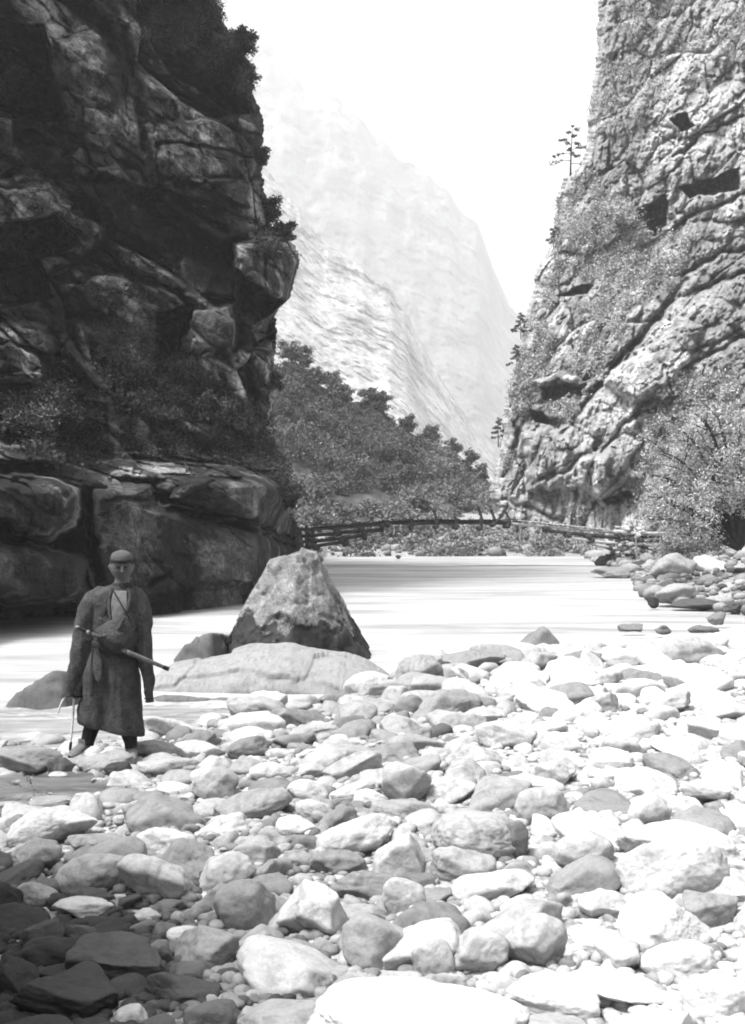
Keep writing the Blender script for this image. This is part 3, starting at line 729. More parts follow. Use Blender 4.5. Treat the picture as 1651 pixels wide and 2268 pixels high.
STY = {'r': dict(cuts=6, depth=.22, soft=18, rough=.085, power=2.3), 'a': dict(cuts=11, depth=.36, soft=40, rough=.09, power=2.6), 's': dict(cuts=8, depth=.24, soft=36, rough=.07, power=3.2)}
def put_rock(name, me, x, y, z, rot, tone, label, cat, group=None):
    o = link(name, me, M_ST, None, (x, y, z)); o.rotation_euler = rot; o.color = (tone, tone, tone, 1)
    return tag(o, label, cat, group)
for k, (cx, cy, w, h, roll, tone, st, lab, short) in enumerate(B):
    X, Y, z, a, b, c = place_px(cx, cy, h, w)
    rr = math.radians(roll)
    # undo the roll so the outline keeps its traced width and height
    big = w > 120
    me = rock_mesh('boulder', 400 + k * 7, 6 if w > 200 else 5 if w > 60 else 4, (a, b, c), **STY[st])
    if c > 0 and abs(roll) > 0:
        me.transform(Matrix.Rotation(rr, 4, 'Y')); vv = np.array([v.co[:] for v in me.vertices])
        s = np.array([2 * a, 2 * b, 2 * c]) / (vv.max(0) - vv.min(0)); me.transform(Matrix.Diagonal((s[0], s[1], s[2] if abs(roll) > 8 else 1, 1)))
    put_rock('boulder' if w > 70 else 'stone', me, X, Y, z, (0, 0, 0), tone * (.85 if cx < 900 else 1) if tone < .3 else .3 + (tone - .3) * .6, lab, 'boulder' if w > 70 else 'stone', 'stones of the river beach')  # left-hand stones darkened: exposure falloff put into their colour
    occ.append((X, Y, max(a, b) * .86)); landmarks.append((cx, cy, short))

# --- traced rocks standing in the river
def hull_rock(name, c, planes, seed, sub=6, rough=.05, soft=70, mat=None, label='', cat='boulder'):
    """rock bounded by the given planes (point, outward normal), edges worn"""
    d, f = ICO[sub]; c = np.array(c, float); hs = []
    for p, nn in planes:
        nn = np.array(nn, float); nn /= np.linalg.norm(nn); hs.append((nn, float((np.array(p) - c) @ nn)))
    big = max(h for _, h in hs); S = soft / big
    rk = np.stack([np.where(d @ nn > .03, h / np.maximum(d @ nn, .03), 6 * big) for nn, h in hs], 1)
    m = rk.min(1, keepdims=True)
    r = m[:, 0] - np.log(np.exp(-S * (rk - m)).sum(1)) / S
    v = c + d * r[:, None]
    nz = rough * big * (.7 * fbm(v * 1.6, 4, seed) + 1.2 * blocks(v, (.5, .5, .8), seed, .8, 1.0, .25, .04) + .5 * blocks(v, (.17, .17, .24), seed + 1, .8, 1.0, .2, .06) + .4 * fbm(v * 7, 5, seed))
    v = v + d * nz[:, None]
    o = link(name, np_mesh(name, v, f), mat or M_ST); tag(o, label, cat); return o
def PX3(px, py, Y): return np.array(W(px, py, Y))

n = NT('pyramid_rock_stone'); co = n.coords('world')
f1 = n.noise(co, 1.7, 6, .65, .6); f2 = n.noise(co, 9, 6, .72); st = n.noise(n.coords('world', (3, 3, .8), (0, math.radians(20), 0)), 1.0, 5, .65, .3)
c = n.mixc(1.0, n.ramp(f1, [(.3, .07), (.5, .14), (.7, .24)]), n.ramp(f2, [(.3, .5), (.5, 1.0), (.7, 1.25)]), 'MULTIPLY')
c = n.mixc(1.0, c, n.ramp(n.noise(co, 38, 6, .75), [(.36, .5), (.5, 1.0), (.64, 1.4)]), 'MULTIPLY')
c = n.mixc(.6, c, n.mixc(1.0, c, n.ramp(st, [(.35, .45), (.5, 1.0), (.68, 1.5)]), 'MULTIPLY'))
sx = n.n('ShaderNodeSeparateXYZ'); n.l(n.n('ShaderNodeNewGeometry').outputs['Position'], sx.inputs[0])
lvl = n.math('ADD', sx.outputs['Z'], n.math('ADD', n.math('MULTIPLY', n.noise(co, 1.3, 5, .6), -2.4), .8))   # wet band left by the flood, ragged top
wet = n.ramp(n.math('ADD', lvl, .5), [(.72, 1.0), (.8, 0.0)])
c = n.mixc(wet, c, n.mixc(1.0, c, .12, 'MULTIPLY'))
n.bump(n.mixc(.5, f1, f2), .8, .06); M_PY = n.done(c, .8, .3)
Yp = 18.2
pb = lambda px, py, dy=0: PX3(px, py, Yp + dy)
hull_rock('pyramid_boulder', pb(668, 1400, .9), [
  (pb(566, 1325, .9), (-.88, .04, .46)), (pb(510, 1400, .6), (-.85, -.1, .34)), (pb(764, 1345, .9), (.86, .10, .50)), (pb(800, 1420, .7), (.9, -.1, .42)),
  (pb(640, 1240, .9), (-.36, .1, .95)), (pb(690, 1234, .9), (.2, .1, 1)),
  (pb(640, 1360, -.45), (-.38, -.86, .42)), (pb(730, 1370, -.2), (.5, -.78, .36)), (pb(680, 1400, 2.2), (.1, 1, .5)), (pb(670, 1530), (0, 0, -1)), (pb(505, 1440), (-1, -.2, .1)), (pb(815, 1450), (1, -.1, .3)),
 ], 301, 7, .05, 260, M_PY, 'pyramid-shaped grey boulder with a wet dark foot standing in the river')
hull_rock('boulder', pb(450, 1455, .3), [(pb(440, 1430), (-.6, .2, .8)), (pb(478, 1408), (-.2, .15, 1)), (pb(505, 1440), (1, -.2, .2)), (pb(450, 1450, -.7), (0, -1, .4)), (pb(450, 1450, 1.2), (0, 1, .3)), (pb(450, 1500), (0, 0, -1)), (pb(397, 1462), (-1, 0, .3))],
 302, 5, .07, 80, M_ST, 'low dark rock at the left foot of the pyramid-shaped boulder').color = (.08, .08, .08, 1)
Yq = 14.0
qb = lambda px, py, dy=0: PX3(px, py, Yq + dy)
o = hull_rock('boulder', qb(110, 1545, .3), [(qb(90, 1515), (-.55, .15, .8)), (qb(148, 1490), (.1, .15, 1)), (qb(182, 1530), (1, -.1, .3)), (qb(110, 1550, -.5), (-.2, -1, .4)), (qb(110, 1545, .9), (0, 1, .4)), (qb(110, 1620), (0, 0, -1)), (qb(30, 1566), (-1, 0, .3))],
 303, 5, .06, 80, M_ST, 'dark wedge-shaped rock in the water left behind the standing man'); o.color = (.07, .07, .07, 1)

def loft_rock(name, top, base_py, Y, depth, seed, mat, label, tone=.3, under=.5, cat='rock', nseg=220, nr=90):
    """long low rock: crest traced in the photo, cross-section a worn wedge, dark undercut towards the viewer"""
    xs = np.linspace(top[0][0], top[-1][0], nseg); tz = np.interp(xs, [p[0] for p in top], [p[1] for p in top])
    ang = np.linspace(0, 2 * math.pi, nr, endpoint=False)
    V = []
    for i, x in enumerate(xs):
        zt = H - (tz[i] - HZ) * Y / F; zb = -.5; t = i / (nseg - 1); e = (1 - abs(2 * t - 1) ** 4)
        hb = depth * (.35 + .65 * math.sqrt(max(e, 0)))
        h = (zt - zb) / 2
        ca, sa = np.cos(ang), np.sin(ang)
        yy = np.sign(ca) * np.abs(ca) ** .75 * hb; zz = np.sign(sa) * np.abs(sa) ** .75 * h
        yy = yy + np.where(zz > 0, .25 * hb * zz / h, under * .6 * (zz / h) * -1 * np.where(yy < 0, 1, 0))
        V.append(np.stack([np.full(nr, (x - CXP) / F * Y), Y + yy, zb + h + zz], -1))
    V = np.array(V)
    nz = .10 * fbm(V * 1.2, 5, seed) + .07 * blocks(V, (1.1, .8, .35), seed, .8, .8, .3, .08)
    ctr = V.mean(1, keepdims=True); dv = V - ctr; dv[..., 0] = 0; dv /= np.linalg.norm(dv, axis=2, keepdims=True) + 1e-6
    V = V + dv * nz[..., None]
    o = link(name, np_mesh(name, V.reshape(-1, 3), grid_faces(nseg, nr, True)[:, ::-1]), mat); o.color = (tone,) * 3 + (1,)
    tag(o, label, cat); return o
loft_rock('rock_ledge', [(322, 1560), (340, 1500), (380, 1474), (440, 1462), (500, 1452), (545, 1438), (600, 1434), (650, 1433), (700, 1447), (760, 1455), (820, 1476), (870, 1502), (900, 1530)], 1590, 15.6, .75, 311, M_ST, 'long pale humped rock ledge between the pyramid-shaped boulder and the cobbles', .19, .8)
loft_rock('rock_ledge', [(300, 1570), (360, 1552), (440, 1548), (520, 1545), (600, 1556), (700, 1572)], 1590, 14.3, .22, 312, M_ST, 'low dark rock shelf under the front of the long pale ledge', .09, .3)
Yr = 19.6
rb = lambda px, py, dy=0: PX3(px, py, Yr + dy)
o = hull_rock('boulder', rb(1205, 1450, .3), [(rb(1165, 1418), (-.6, .1, .8)), (rb(1205, 1391), (-.1, 0, 1)), (rb(1232, 1415), (.75, .05, .65)), (rb(1200, 1430, -.5), (-.35, -.9, .4)), (rb(1225, 1430, -.3), (.5, -.9, .4)), (rb(1200, 1440, 1), (0, 1, .5)), (rb(1200, 1500), (0, 0, -1)), (rb(1125, 1450), (-1, 0, .3)), (rb(1262, 1450), (1, 0, .3))],
 304, 5, .05, 90, M_ST, 'pointed dark grey rock on the water line in the middle of the shore'); o.color = (.14, .14, .14, 1)
occ += [(2.6, 19.9, .9)]

# --- rocks of the far right bank
FB = [(1498, 1262, 105, 66, .28, 'a', 'pale peaked boulder on the far bank right of the stone pier'),
 (1605, 1262, 130, 58, .38, 'a', 'whitish peaked boulder at the right edge of the far bank'),
 (1560, 1258, 60, 36, .16, 'a', 'grey boulder between the two peaked boulders of the far bank'),
 (1440, 1282, 34, 18, .03, 'a', 'small black rock at the water line left of the pale peaked boulder'),
 (1365, 1268, 110, 22, .18, 'a', 'low dark rock spit at the water line under the stone pier'),
 (1500, 1318, 100, 44, .24, 'a', 'flat grey rock in the channel at the right'),
 (1445, 1333, 32, 26, .03, 'a', 'small black rock at the left tip of the channel rocks'),
 (1540, 1338, 110, 20, .05, 'a', 'long low black rock in the right channel'),
 (1632, 1345, 60, 22, .06, 'a', 'black rock in the channel at the right edge of the picture'),
 (1590, 1370, 46, 26, .12, 'a', 'small dark triangular rock in the right channel'),
 (1400, 1392, 60, 16, .13, 'a', 'row of little grey rocks breaking the water, left piece'),
 (1470, 1396, 40, 20, .12, 'a', 'small rock with a dark right side in the right channel'),
 (1560, 1395, 70, 16, .10, 'a', 'flat dark rock nearest the pale shore mound in the channel'),
 (1640, 1300, 80, 30, .34, 'a', 'pale low boulder at the right edge above the black channel rock'),
 (945, 1216, 40, 20, .26, 'a', 'round grey boulder on the far spit under the bridge'),
 (985, 1217, 30, 16, .2, 'a', 'smaller grey boulder right of the round one on the far spit'),
 (883, 1234, 14, 8, .04, 'a', 'tiny black rock in the water under the bridge')]
for k, (cx, cy, w, h, tone, st, lab) in enumerate(FB):
    Y = (H - .05) * F / (cy + h / 2 - HZ) ; a = w / 2 * Y / F; c_ = h / 2 * Y / F * 1.15
    x, y, z = W(cx, cy, Y)
    me = rock_mesh('rock', 900 + k, 4, (a, a * .7, c_), cuts=11, depth=.42, soft=34, rough=.12, power=2.0)
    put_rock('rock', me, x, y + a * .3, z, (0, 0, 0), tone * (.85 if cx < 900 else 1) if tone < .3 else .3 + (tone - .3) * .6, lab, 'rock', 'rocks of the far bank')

# --- fill: every other stone; the 300 largest in view are objects, the rest one mass
grid = {}
def gkey(x, y): return (int(x // .5), int(y // .5))
for x, y, r in occ:
    for i in range(int((x - r) // .5), int((x + r) // .5) + 1):
        for j in range(int((y - r) // .5), int((y + r) // .5) + 1): grid.setdefault((i, j), []).append((x, y, r))
def free(x, y, r, f):
    kx, ky = gkey(x, y)
    for i in (kx - 1, kx, kx + 1):
        for j in (ky - 1, ky, ky + 1):
            for (a, b, c) in grid.get((i, j), ()):
                if (a - x) ** 2 + (b - y) ** 2 < ((c + r) * f) ** 2: return False
    return True
stones = []
for rmin, rmax, tries, f in ((.17, .25, 4500, .86), (.11, .17, 12800, .82), (.07, .11, 36000, .80), (.035, .07, 60000, .78)):
    for _ in range(tries):
        y = 3.6 + 17.5 * rnd.random() ** (1.0 if rmin > .1 else 1.3); x = rnd.uniform(-.36, .40) * y
        if rnd.random() < .45: x = (rnd.uniform(.38, .95) if rnd.random() < .62 else rnd.uniform(-.62, -.34)) * y
        px = CXP + x / y * F; py = HZ + H / y * F
        s = 1 + .5 * (y > 11)
        r = rnd.uniform(rmin, rmax) * (s if rmin > .05 else 1)
        d = float(near_shore(x)) - y
        if d < -.25 and rnd.random() > .05: continue
        if px < 560 and 1600 < py < 1690 and rnd.random() > .1 : continue
        if px < 250 and 1715 < HZ + (H - .19) * F / y < 1795 and r > .05 and rnd.random() > .15: continue
        if 300 < px < 900 and 14.6 < y < 17: continue
        if not free(x, y, r, f): continue
        grid.setdefault(gkey(x, y), []).append((x, y, r)); stones.append((x, y, r, d))
DIRW = [('right of', 0), ('below', 1), ('left of', 2), ('above', 3)]
stones.sort(key=lambda s: -s[2] / s[1])
lib = {}
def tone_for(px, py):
    t = rnd.gauss(.22 + .14 * float(sstep(700, 1500, px)), .065)  # brighter exposure towards the right is put into the stone colour
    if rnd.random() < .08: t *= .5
    dark = sstep(650, 250, px) * sstep(1810, 2050, py)                   # shading of the lower left corner, put into the stone colour
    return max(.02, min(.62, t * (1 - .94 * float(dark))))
used = set()
def tone_word(t): return 'black' if t < .06 else 'dark' if t < .15 else 'grey' if t < .28 else 'pale grey' if t < .38 else 'whitish'
nobj = 300 - len(B) - 12
mass_v, mass_f, mass_t, nv = [], [], [], 0
for k, (x, y, r, d) in enumerate(stones):
    hgt = rnd.uniform(.34, .66); wid = rnd.uniform(.55, .95); rotz = rnd.uniform(0, math.pi); z = gz(x, y) + r * hgt * rnd.uniform(-.15, .3)
    px = CXP + x / y * F; py = HZ + (H - z) / y * F
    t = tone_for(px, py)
    st = 'a' if rnd.random() < .5 else ('s' if rnd.random() < .4 else 'r')
    tilt = (rnd.gauss(0, .2), rnd.gauss(0, .2), rotz)
    onscreen = -60 < px < 1711 and py < 2330
    if nobj > 0 and onscreen:
        nobj -= 1
        me = rock_mesh('cobble', 2000 + k, 5 if r / y > .022 else 4, (r, r * wid, r * hgt), **STY[st])
        sw = {'r': 'rounded', 'a': 'angular', 's': 'flat'}[st]; sz = 'big' if r > .17 else 'middling' if r > .11 else 'small'
        cand = sorted(landmarks, key=lambda L: (L[0] - px) ** 2 + ((L[1] - py) * 1.2) ** 2)
        lab = None
        for tight in range(3):
            for L in cand[:6]:
                dx, dy = px - L[0], py - L[1]
                w_ = ('right of' if dx > 0 else 'left of') if abs(dx) > abs(dy) * 1.2 else ('in front of' if dy > 0 else 'behind')
                if tight == 1: w_ = ('front right of' if dx > 0 else 'front left of') if dy > 0 else ('back right of' if dx > 0 else 'back left of')
                lab = f'{sz} {tone_word(t)} {sw} cobble {w_} {L[2]}'
                if tight == 2: lab = f'{sz} {tone_word(t)} {sw} cobble between {L[2]} and {cand[(cand.index(L) + 1 + k % 3) % 8][2]}'
                if lab not in used: break
            if lab not in used: break
        used.add(lab)
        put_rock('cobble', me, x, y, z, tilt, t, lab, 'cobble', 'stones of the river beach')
    else:
        dd, ff = ICO[3 if r / y > .006 else 2]
        key = (len(dd), k % 24, st)
        if key not in lib:
            v = dd * rock_r(dd, 5000 + k % 24, **STY[st])[:, None]; lib[key] = v - (v.max(0) + v.min(0)) / 2
        R = np.array(Matrix.Rotation(rotz, 3, 'Z') @ Matrix.Rotation(tilt[0], 3, 'X') @ Matrix.Rotation(tilt[1], 3, 'Y'))
        v = (lib[key] * np.array([r, r * wid, r * hgt])) @ R.T + np.array([x, y, z])
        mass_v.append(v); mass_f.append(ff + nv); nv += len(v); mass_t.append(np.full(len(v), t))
# small gravel between the stones
dd, ff = ICO[2]
N = 15000
yy = 3.7 + 14 * rng.random(N) ** 1.7; xx = (rng.random(N) * .76 - .37) * yy; xx[9000:] = (rng.random(N - 9000) * 1.5 - .6) * yy[9000:]; rr = rng.uniform(.012, .036, N) * (1 + yy * .05); zz = ground_z(xx, yy)
keep = (near_shore(xx) - yy) > -.1
for x, y, z, r in zip(xx[keep], yy[keep], zz[keep], rr[keep]):
    sc_ = np.array([r, r * rng.uniform(.6, 1), r * rng.uniform(.45, .8)]); a = rng.uniform(0, 3.1); ca, sa = math.cos(a), math.sin(a)
    v = dd * sc_; v = np.stack([v[:, 0] * ca - v[:, 1] * sa, v[:, 0] * sa + v[:, 1] * ca, v[:, 2]], -1) + np.array([x, y, z + r * .2])
    px = CXP + x / y * F; py = HZ + (H - z) / y * F
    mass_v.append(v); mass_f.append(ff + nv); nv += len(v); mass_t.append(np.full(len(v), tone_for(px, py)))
o = link('pebbles', np_mesh('pebbles', np.concatenate(mass_v), np.concatenate(mass_f), True, np.concatenate(mass_t)), M_STA)
tag(o, 'small pebbles and cobbles filling the beach between the larger stones', 'pebbles', kind='stuff')
# far banks: rubble
mass_v, mass_f, mass_t, nv = [], [], [], 0
for _ in range(2600):
    if rnd.random() < .5:
        y = rnd.uniform(24, 72); x = float(right_shore(y)) + rnd.uniform(-.4, 9) * rnd.random()
    else:
        y = rnd.uniform(57, 80); x = rnd.uniform(-6, 20)
    z = gz(x, y)
    if z < -.25: continue
    r = rnd.uniform(.05, .17) * (1 + (y > 45) * .5) * (1 + (rnd.random() < .1) * 1.2)
    v = dd * np.array([r, r * .8, r * .65]) * (1 + .18 * vnoise(dd * 2 + _, 3))[:, None] + np.array([x, y, z + .05])
    mass_v.append(v); mass_f.append(ff + nv); nv += len(v); mass_t.append(np.full(len(v), max(.04, rnd.gauss(.17, .07))))
o = link('rubble', np_mesh('rubble', np.concatenate(mass_v), np.concatenate(mass_f), True, np.concatenate(mass_t)), M_STA)
tag(o, 'loose rubble along the far banks of the river', 'rubble', kind='stuff')
# ---------------------------------------------------------------- the standing man
YM = 10.0; KM = YM / F
def mz(py): return (1662 - py) * KM
def mx(px): return (px - 243) * KM
MX, MY = (243 - CXP) / F * YM, YM
MZ = H - (1662 - HZ) / F * YM
M_SKIN = plain_mat('skin', .075, 30, .3, .6, .2, .003, 'object')
M_ROBE = plain_mat('coarse_wool', .06, 60, .4, .95, .9, .03, 'object', spec=.05)
M_TROU = plain_mat('dark_trousers', .022, 30, .4, .95, .4, .01, 'object', spec=.05)
M_BOOT = plain_mat('boot_leather', .13, 24, .4, .8, .4, .01, 'object')
M_SHIRT = plain_mat('pale_shirt', .12, 24, .25, .9, .4, .01, 'object')
M_CAP = plain_mat('felt_cap', .065, 40, .3, .95, .4, .01, 'object')
M_DARK = plain_mat('dark_cloth', .02, 30, .3, .9, .2, .01, 'object')
M_STICK = plain_mat('peeled_stick', .42, 30, .3, .8, .2, .005, 'object')
M_METAL = plain_mat('pale_metal', .15, 30, .2, .45, .1, .003, 'object', spec=.5)
M_SCAB = plain_mat('scabbard_wood', .09, 30, .4, .6, .3, .005, 'object')
man = empty('person', (MX, MY, MZ), 'standing man in a long dark belted wool robe and pale cap holding a forked stick', 'person')

def loft(rings, nr=48, cap=True, fold=0, seed=1, pw=2.0, nfold=9, lift=None, sub=6):
    """rings: (cx, cy, cz, rx, ry) stacked; smooth interpolation between them"""
    R = np.array(rings, float); t = np.linspace(0, len(R) - 1, (len(R) - 1) * sub + 1); out = []
    for tt in t:
        i = min(int(tt), len(R) - 2); f = tt - i
        p0 = R[max(i - 1, 0)]; p1 = R[i]; p2 = R[i + 1]; p3 = R[min(i + 2, len(R) - 1)]
        out.append(.5 * ((2 * p1) + (-p0 + p2) * f + (2 * p0 - 5 * p1 + 4 * p2 - p3) * f * f + (-p0 + 3 * p1 - 3 * p2 + p3) * f ** 3))
    out = np.array(out); out[:, 3:] = np.maximum(out[:, 3:], .002)
    C = out[:, :3]; Tn = np.gradient(C, axis=0); Tn /= np.linalg.norm(Tn, axis=1, keepdims=True)
    th = np.linspace(0, 2 * math.pi, nr, endpoint=False); V = []
    for i in range(len(out)):
        ax = np.array([1.0, 0, 0]); tg = Tn[i]; ax = ax - tg * (ax @ tg); ax /= np.linalg.norm(ax); ay = np.cross(tg, ax)
        if ay[1] < 0: ay = -ay
        c, s = np.cos(th), np.sin(th)
        rr = (np.abs(c) ** pw + np.abs(s) ** pw) ** (-1 / pw)
        V.append(C[i] + (c * rr * out[i, 3])[:, None] * ax + (s * rr * out[i, 4])[:, None] * ay)
    V = np.array(V)
    if fold:
        nrm = V - C[:, None]; nrm /= np.linalg.norm(nrm, axis=2, keepdims=True) + 1e-9
        q = V.copy(); q[..., 2] *= .22
        V = V + nrm * (fold * (fbm(q * nfold, 3, seed) * 1.6 + .5 * fbm(V * nfold * 1.4, 3, seed + 3)))[..., None]
    if lift is not None: V = lift(V)
    nrw = len(V); F_ = [grid_faces(nrw, nr, True)]; vs = V.reshape(-1, 3)
    if cap:
        vs = np.concatenate([vs, V[0].mean(0)[None], V[-1].mean(0)[None]]); a = len(vs) - 2
        i = np.arange(nr); j = (i + 1) % nr
        F_ += [np.stack([np.full(nr, a), j, i], -1), np.stack([np.full(nr, a + 1), (nrw - 1) * nr + i, (nrw - 1) * nr + j], -1)]
    return vs, F_
def join(parts):
    vs = []; q = []; t = []; nb = 0
    for v, fs in parts:
        vs.append(v)
        for f in (fs if isinstance(fs, list) else [fs]): (q if f.shape[1] == 4 else t).append(np.asarray(f) + nb)
        nb += len(v)
    return np.concatenate(vs), [np.concatenate(x) for x in (q, t) if x]
def lobj(name, parts, mat, parent, label=None):
    v, f = join(parts) if isinstance(parts, list) else parts
    o = link(name, np_mesh(name, v, f), mat, parent)
    bm = bmesh.new(); bm.from_mesh(o.data); bmesh.ops.recalc_face_normals(bm, faces=bm.faces); bm.to_mesh(o.data); bm.free()
    if label: o['label'] = label
    return o
def tube(pts, nr=10, **k): return loft([(x, y, z, r, r) for x, y, z, r in pts], nr, **k)
P_ = lambda px, py, y=0: (mx(px), y, mz(py))

# head: a sculpted ball (brow, sockets, nose, cheeks, mouth, jaw, ears)
d, f = ICO[6]
hx, hy, hz = d[:, 0], -d[:, 1], d[:, 2]         # hy > 0: face side
def gg(a, b, c, s): return np.exp(-(((hx - a) / s[0]) ** 2 + ((hz - c) / s[2]) ** 2)) * (hy > 0)
v = d.copy()
v[:, 0] *= .082 * (1 - .18 * np.clip(-hz - .15, 0, 1)); v[:, 1] *= .092; v[:, 2] *= .112
v[:, 1] += np.where(hy > 0, .010 * np.clip(hy, 0, 1) * (hz < 0), 0)
face = 0.0
face = face + (.034) * gg(0, 0, -.16, (.13, 0, .12)) + .018 * gg(0, 0, .02, (.10, 0, .20))      # nose
face = face - .011 * (gg(.36, 0, .10, (.2, 0, .12)) + gg(-.36, 0, .10, (.2, 0, .12)))           # sockets
face = face + .013 * (gg(.34, 0, .27, (.26, 0, .08)) + gg(-.34, 0, .27, (.26, 0, .08)))         # brow
face = face + .008 * (gg(.5, 0, -.18, (.18, 0, .16)) + gg(-.5, 0, -.18, (.18, 0, .16)))         # cheekbones
face = face + .010 * gg(0, 0, -.44, (.24, 0, .05)) - .009 * gg(0, 0, -.50, (.24, 0, .022)) + .009 * gg(0, 0, -.56, (.2, 0, .05))
face = face + .014 * gg(0, 0, -.82, (.3, 0, .14))                                            # chin
v[:, 1] -= face
for sx_ in (1, -1):
    e = np.exp(-(((hx - sx_) / .35) ** 2 + ((d[:, 1] - .1) / .20) ** 2 + ((hz + .02) / .26) ** 2)); v[:, 0] += sx_ * .017 * e
HR = np.array(Matrix.Rotation(math.radians(14), 3, 'Z') @ Matrix.Rotation(math.radians(9), 3, 'X'))
v *= 1.07
hc = np.array([mx(271), -.02, mz(1255)])
head = (v @ HR.T + hc, f)
# one skinned body: neck, trunk, arms, hands with fingers, legs; joined with the head by a voxel remesh
parts = [head]
parts.append(loft([(mx(270), .0, mz(1300), .07, .07), (mx(271), -.005, mz(1285), .058, .06), (mx(271), -.01, mz(1270), .055, .06)], 24))
parts.append(loft([(mx(246), .02, mz(1510), .10, .09), (mx(248), .02, mz(1480), .15, .12), (mx(252), .02, mz(1440), .13, .10), (mx(258), .02, mz(1380), .15, .11), (mx(264), .02, mz(1325), .155, .10), (mx(268), .02, mz(1304), .09, .07)], 30))
def limb(pts): return loft([(mx(a), y, mz(b), r, r) for a, b, y, r in pts], 20)
parts.append(limb([(232, 1322, .02, .05), (200, 1350, .02, .05), (186, 1400, .02, .045), (176, 1450, .0, .038), (168, 1500, -.03, .03), (166, 1515, -.035, .024)]))
parts.append(limb([(292, 1324, .02, .045), (308, 1350, .02, .045), (315, 1400, .02, .04), (321, 1450, .0, .036), (330, 1495, -.01, .03), (331, 1508, -.01, .024)]))
def hand(cx, cpy, y, s, curl):
    out = []; X0, Z0 = mx(cx), mz(cpy)
    out.append(loft([(X0, y, Z0 + .03, .02, .018), (X0, y, Z0, .017, .036), (X0, y, Z0 - .045, .015, .042), (X0, y, Z0 - .07, .013, .038)], 16))
    for k, (o_, L) in enumerate(((-.03, .065), (-.01, .074), (.01, .07), (.03, .055))):
        a0 = .25 + curl; pts = [(X0, y + o_, Z0 - .06, .009)]; x, z = X0, Z0 - .06; a = a0 * .5
        for seg in (.45, .32, .23):
            x += s * math.sin(a) * L * seg; z -= math.cos(a) * L * seg; pts.append((x, y + o_, z, .0085 - .0008 * len(pts))); a += a0
        out.append(tube(pts, 8, sub=3))
    out.append(tube([(X0, y - .032, Z0 - .01, .011), (X0 + s * .018, y - .048, Z0 - .035, .0095), (X0 + s * .03, y - .045, Z0 - .06, .008)], 8, sub=3))
    return out
parts += hand(166, 1520, -.04, 1, .75); parts += hand(331, 1515, -.012, -1, .2)
for (a, b) in (((228, 1500, .02, .07), [(214, 1560, .0, .06), (203, 1600, .0, .048), (192, 1640, .0, .036), (188, 1652, .0, .032)]), ((268, 1500, .02, .07), [(276, 1560, .0, .06), (281, 1600, .0, .048), (288, 1645, .0, .036), (290, 1660, .0, .032)])):
    parts.append(limb([a] + b))
v, fs = join(parts)
tmp = bpy.data.objects.new('tmp', np_mesh('tmp', v, fs)); COL.objects.link(tmp)
bm = bmesh.new(); bm.from_mesh(tmp.data); bmesh.ops.recalc_face_normals(bm, faces=bm.faces); bm.to_mesh(tmp.data); bm.free()
md = tmp.modifiers.new('r', 'REMESH'); md.mode = 'VOXEL'; md.voxel_size = .0045; md.use_smooth_shade = True
me = bpy.data.meshes.new_from_object(tmp.evaluated_get(bpy.context.evaluated_depsgraph_get()))
bpy.data.objects.remove(tmp); me.name = 'body'
link('body', me, M_SKIN, man)
for sx_ in (1, -1):
    e = np.array([sx_ * .027, -.083, .011]); c_ = e * 1.07 @ HR.T + hc
    dd_, ff_ = ICO[3]; lobj('eye', [(dd_ * np.array([.010, .008, .006]) + c_, ff_)], M_DARK, man)
# cap: low felt crown with a rolled rim
def capv(V): return (V * 1.07 @ HR.T) + hc
cp = loft([(0, 0.006, .048, .080, .096), (0, .006, .056, .083, .099), (0, .006, .070, .081, .097), (0, .008, .092, .073, .088), (0, .010, .110, .056, .070), (0, .012, .121, .030, .04), (0, .012, .124, .004, .004)], 40, fold=.004, seed=4, nfold=18, lift=capv)
lobj('cap', [cp], M_CAP, man)
lobj('cap_band', [loft([(0, .006, .046, .080, .097), (0, .006, .047, .0865, .1035), (0, .006, .058, .0875, .1045), (0, .006, .066, .0855, .1025), (0, .006, .068, .080, .096)], 40, cap=False, fold=.003, seed=14, nfold=18, lift=capv)], M_DARK, man)
hr = loft([(0, .034, -.075, .050, .050), (0, .026, -.04, .078, .078), (0, .020, .0, .086, .086), (0, .016, .03, .087, .090), (0, .010, .058, .084, .094)], 40, fold=.003, seed=6, nfold=30, lift=capv)
hv = hr[0]
lobj('hair', [hr], M_DARK, man)
# robe
RC = [(244, 1612, 70, 50), (244, 1602, 71, 52), (243, 1580, 70, 52), (243, 1540, 68, 50), (246, 1500, 63, 46), (250, 1462, 56, 42), (253, 1440, 50, 37), (256, 1422, 53, 39), (257, 1400, 55, 41), (258, 1370, 57, 41), (259, 1340, 56, 39), (263, 1322, 48, 34), (267, 1306, 34, 28), (269, 1297, 22, 22)]
def robe_lift(V):
    x = V[..., 0]; z = V[..., 2]; low = sstep(mz(1500), mz(1590), z)
    V[..., 2] = z + low * (-(x - mx(215)) * .22 + .012)
    return V
robe = loft([(mx(a), .015 + .012 * (b > 1500), mz(b), rx * KM, ry * KM) for a, b, rx, ry in RC], 120, fold=.034, seed=31, pw=2.2, nfold=7, lift=robe_lift, sub=8)
def seg_sleeve(pts, seed): return loft([(mx(a), y, mz(b), r * KM, r * KM * 1.0) for a, b, y, r in pts], 60, cap=False, fold=.024, seed=seed, nfold=9, sub=10)
sl = seg_sleeve([(248, 1318, .02, 16), (226, 1322, .02, 25), (203, 1348, .02, 27), (190, 1395, .015, 25), (182, 1440, .0, 23), (174, 1490, -.03, 21), (167, 1528, -.035, 20), (166, 1537, -.035, 21), (166, 1537, -.035, 18), (167, 1520, -.035, 16)], 33)
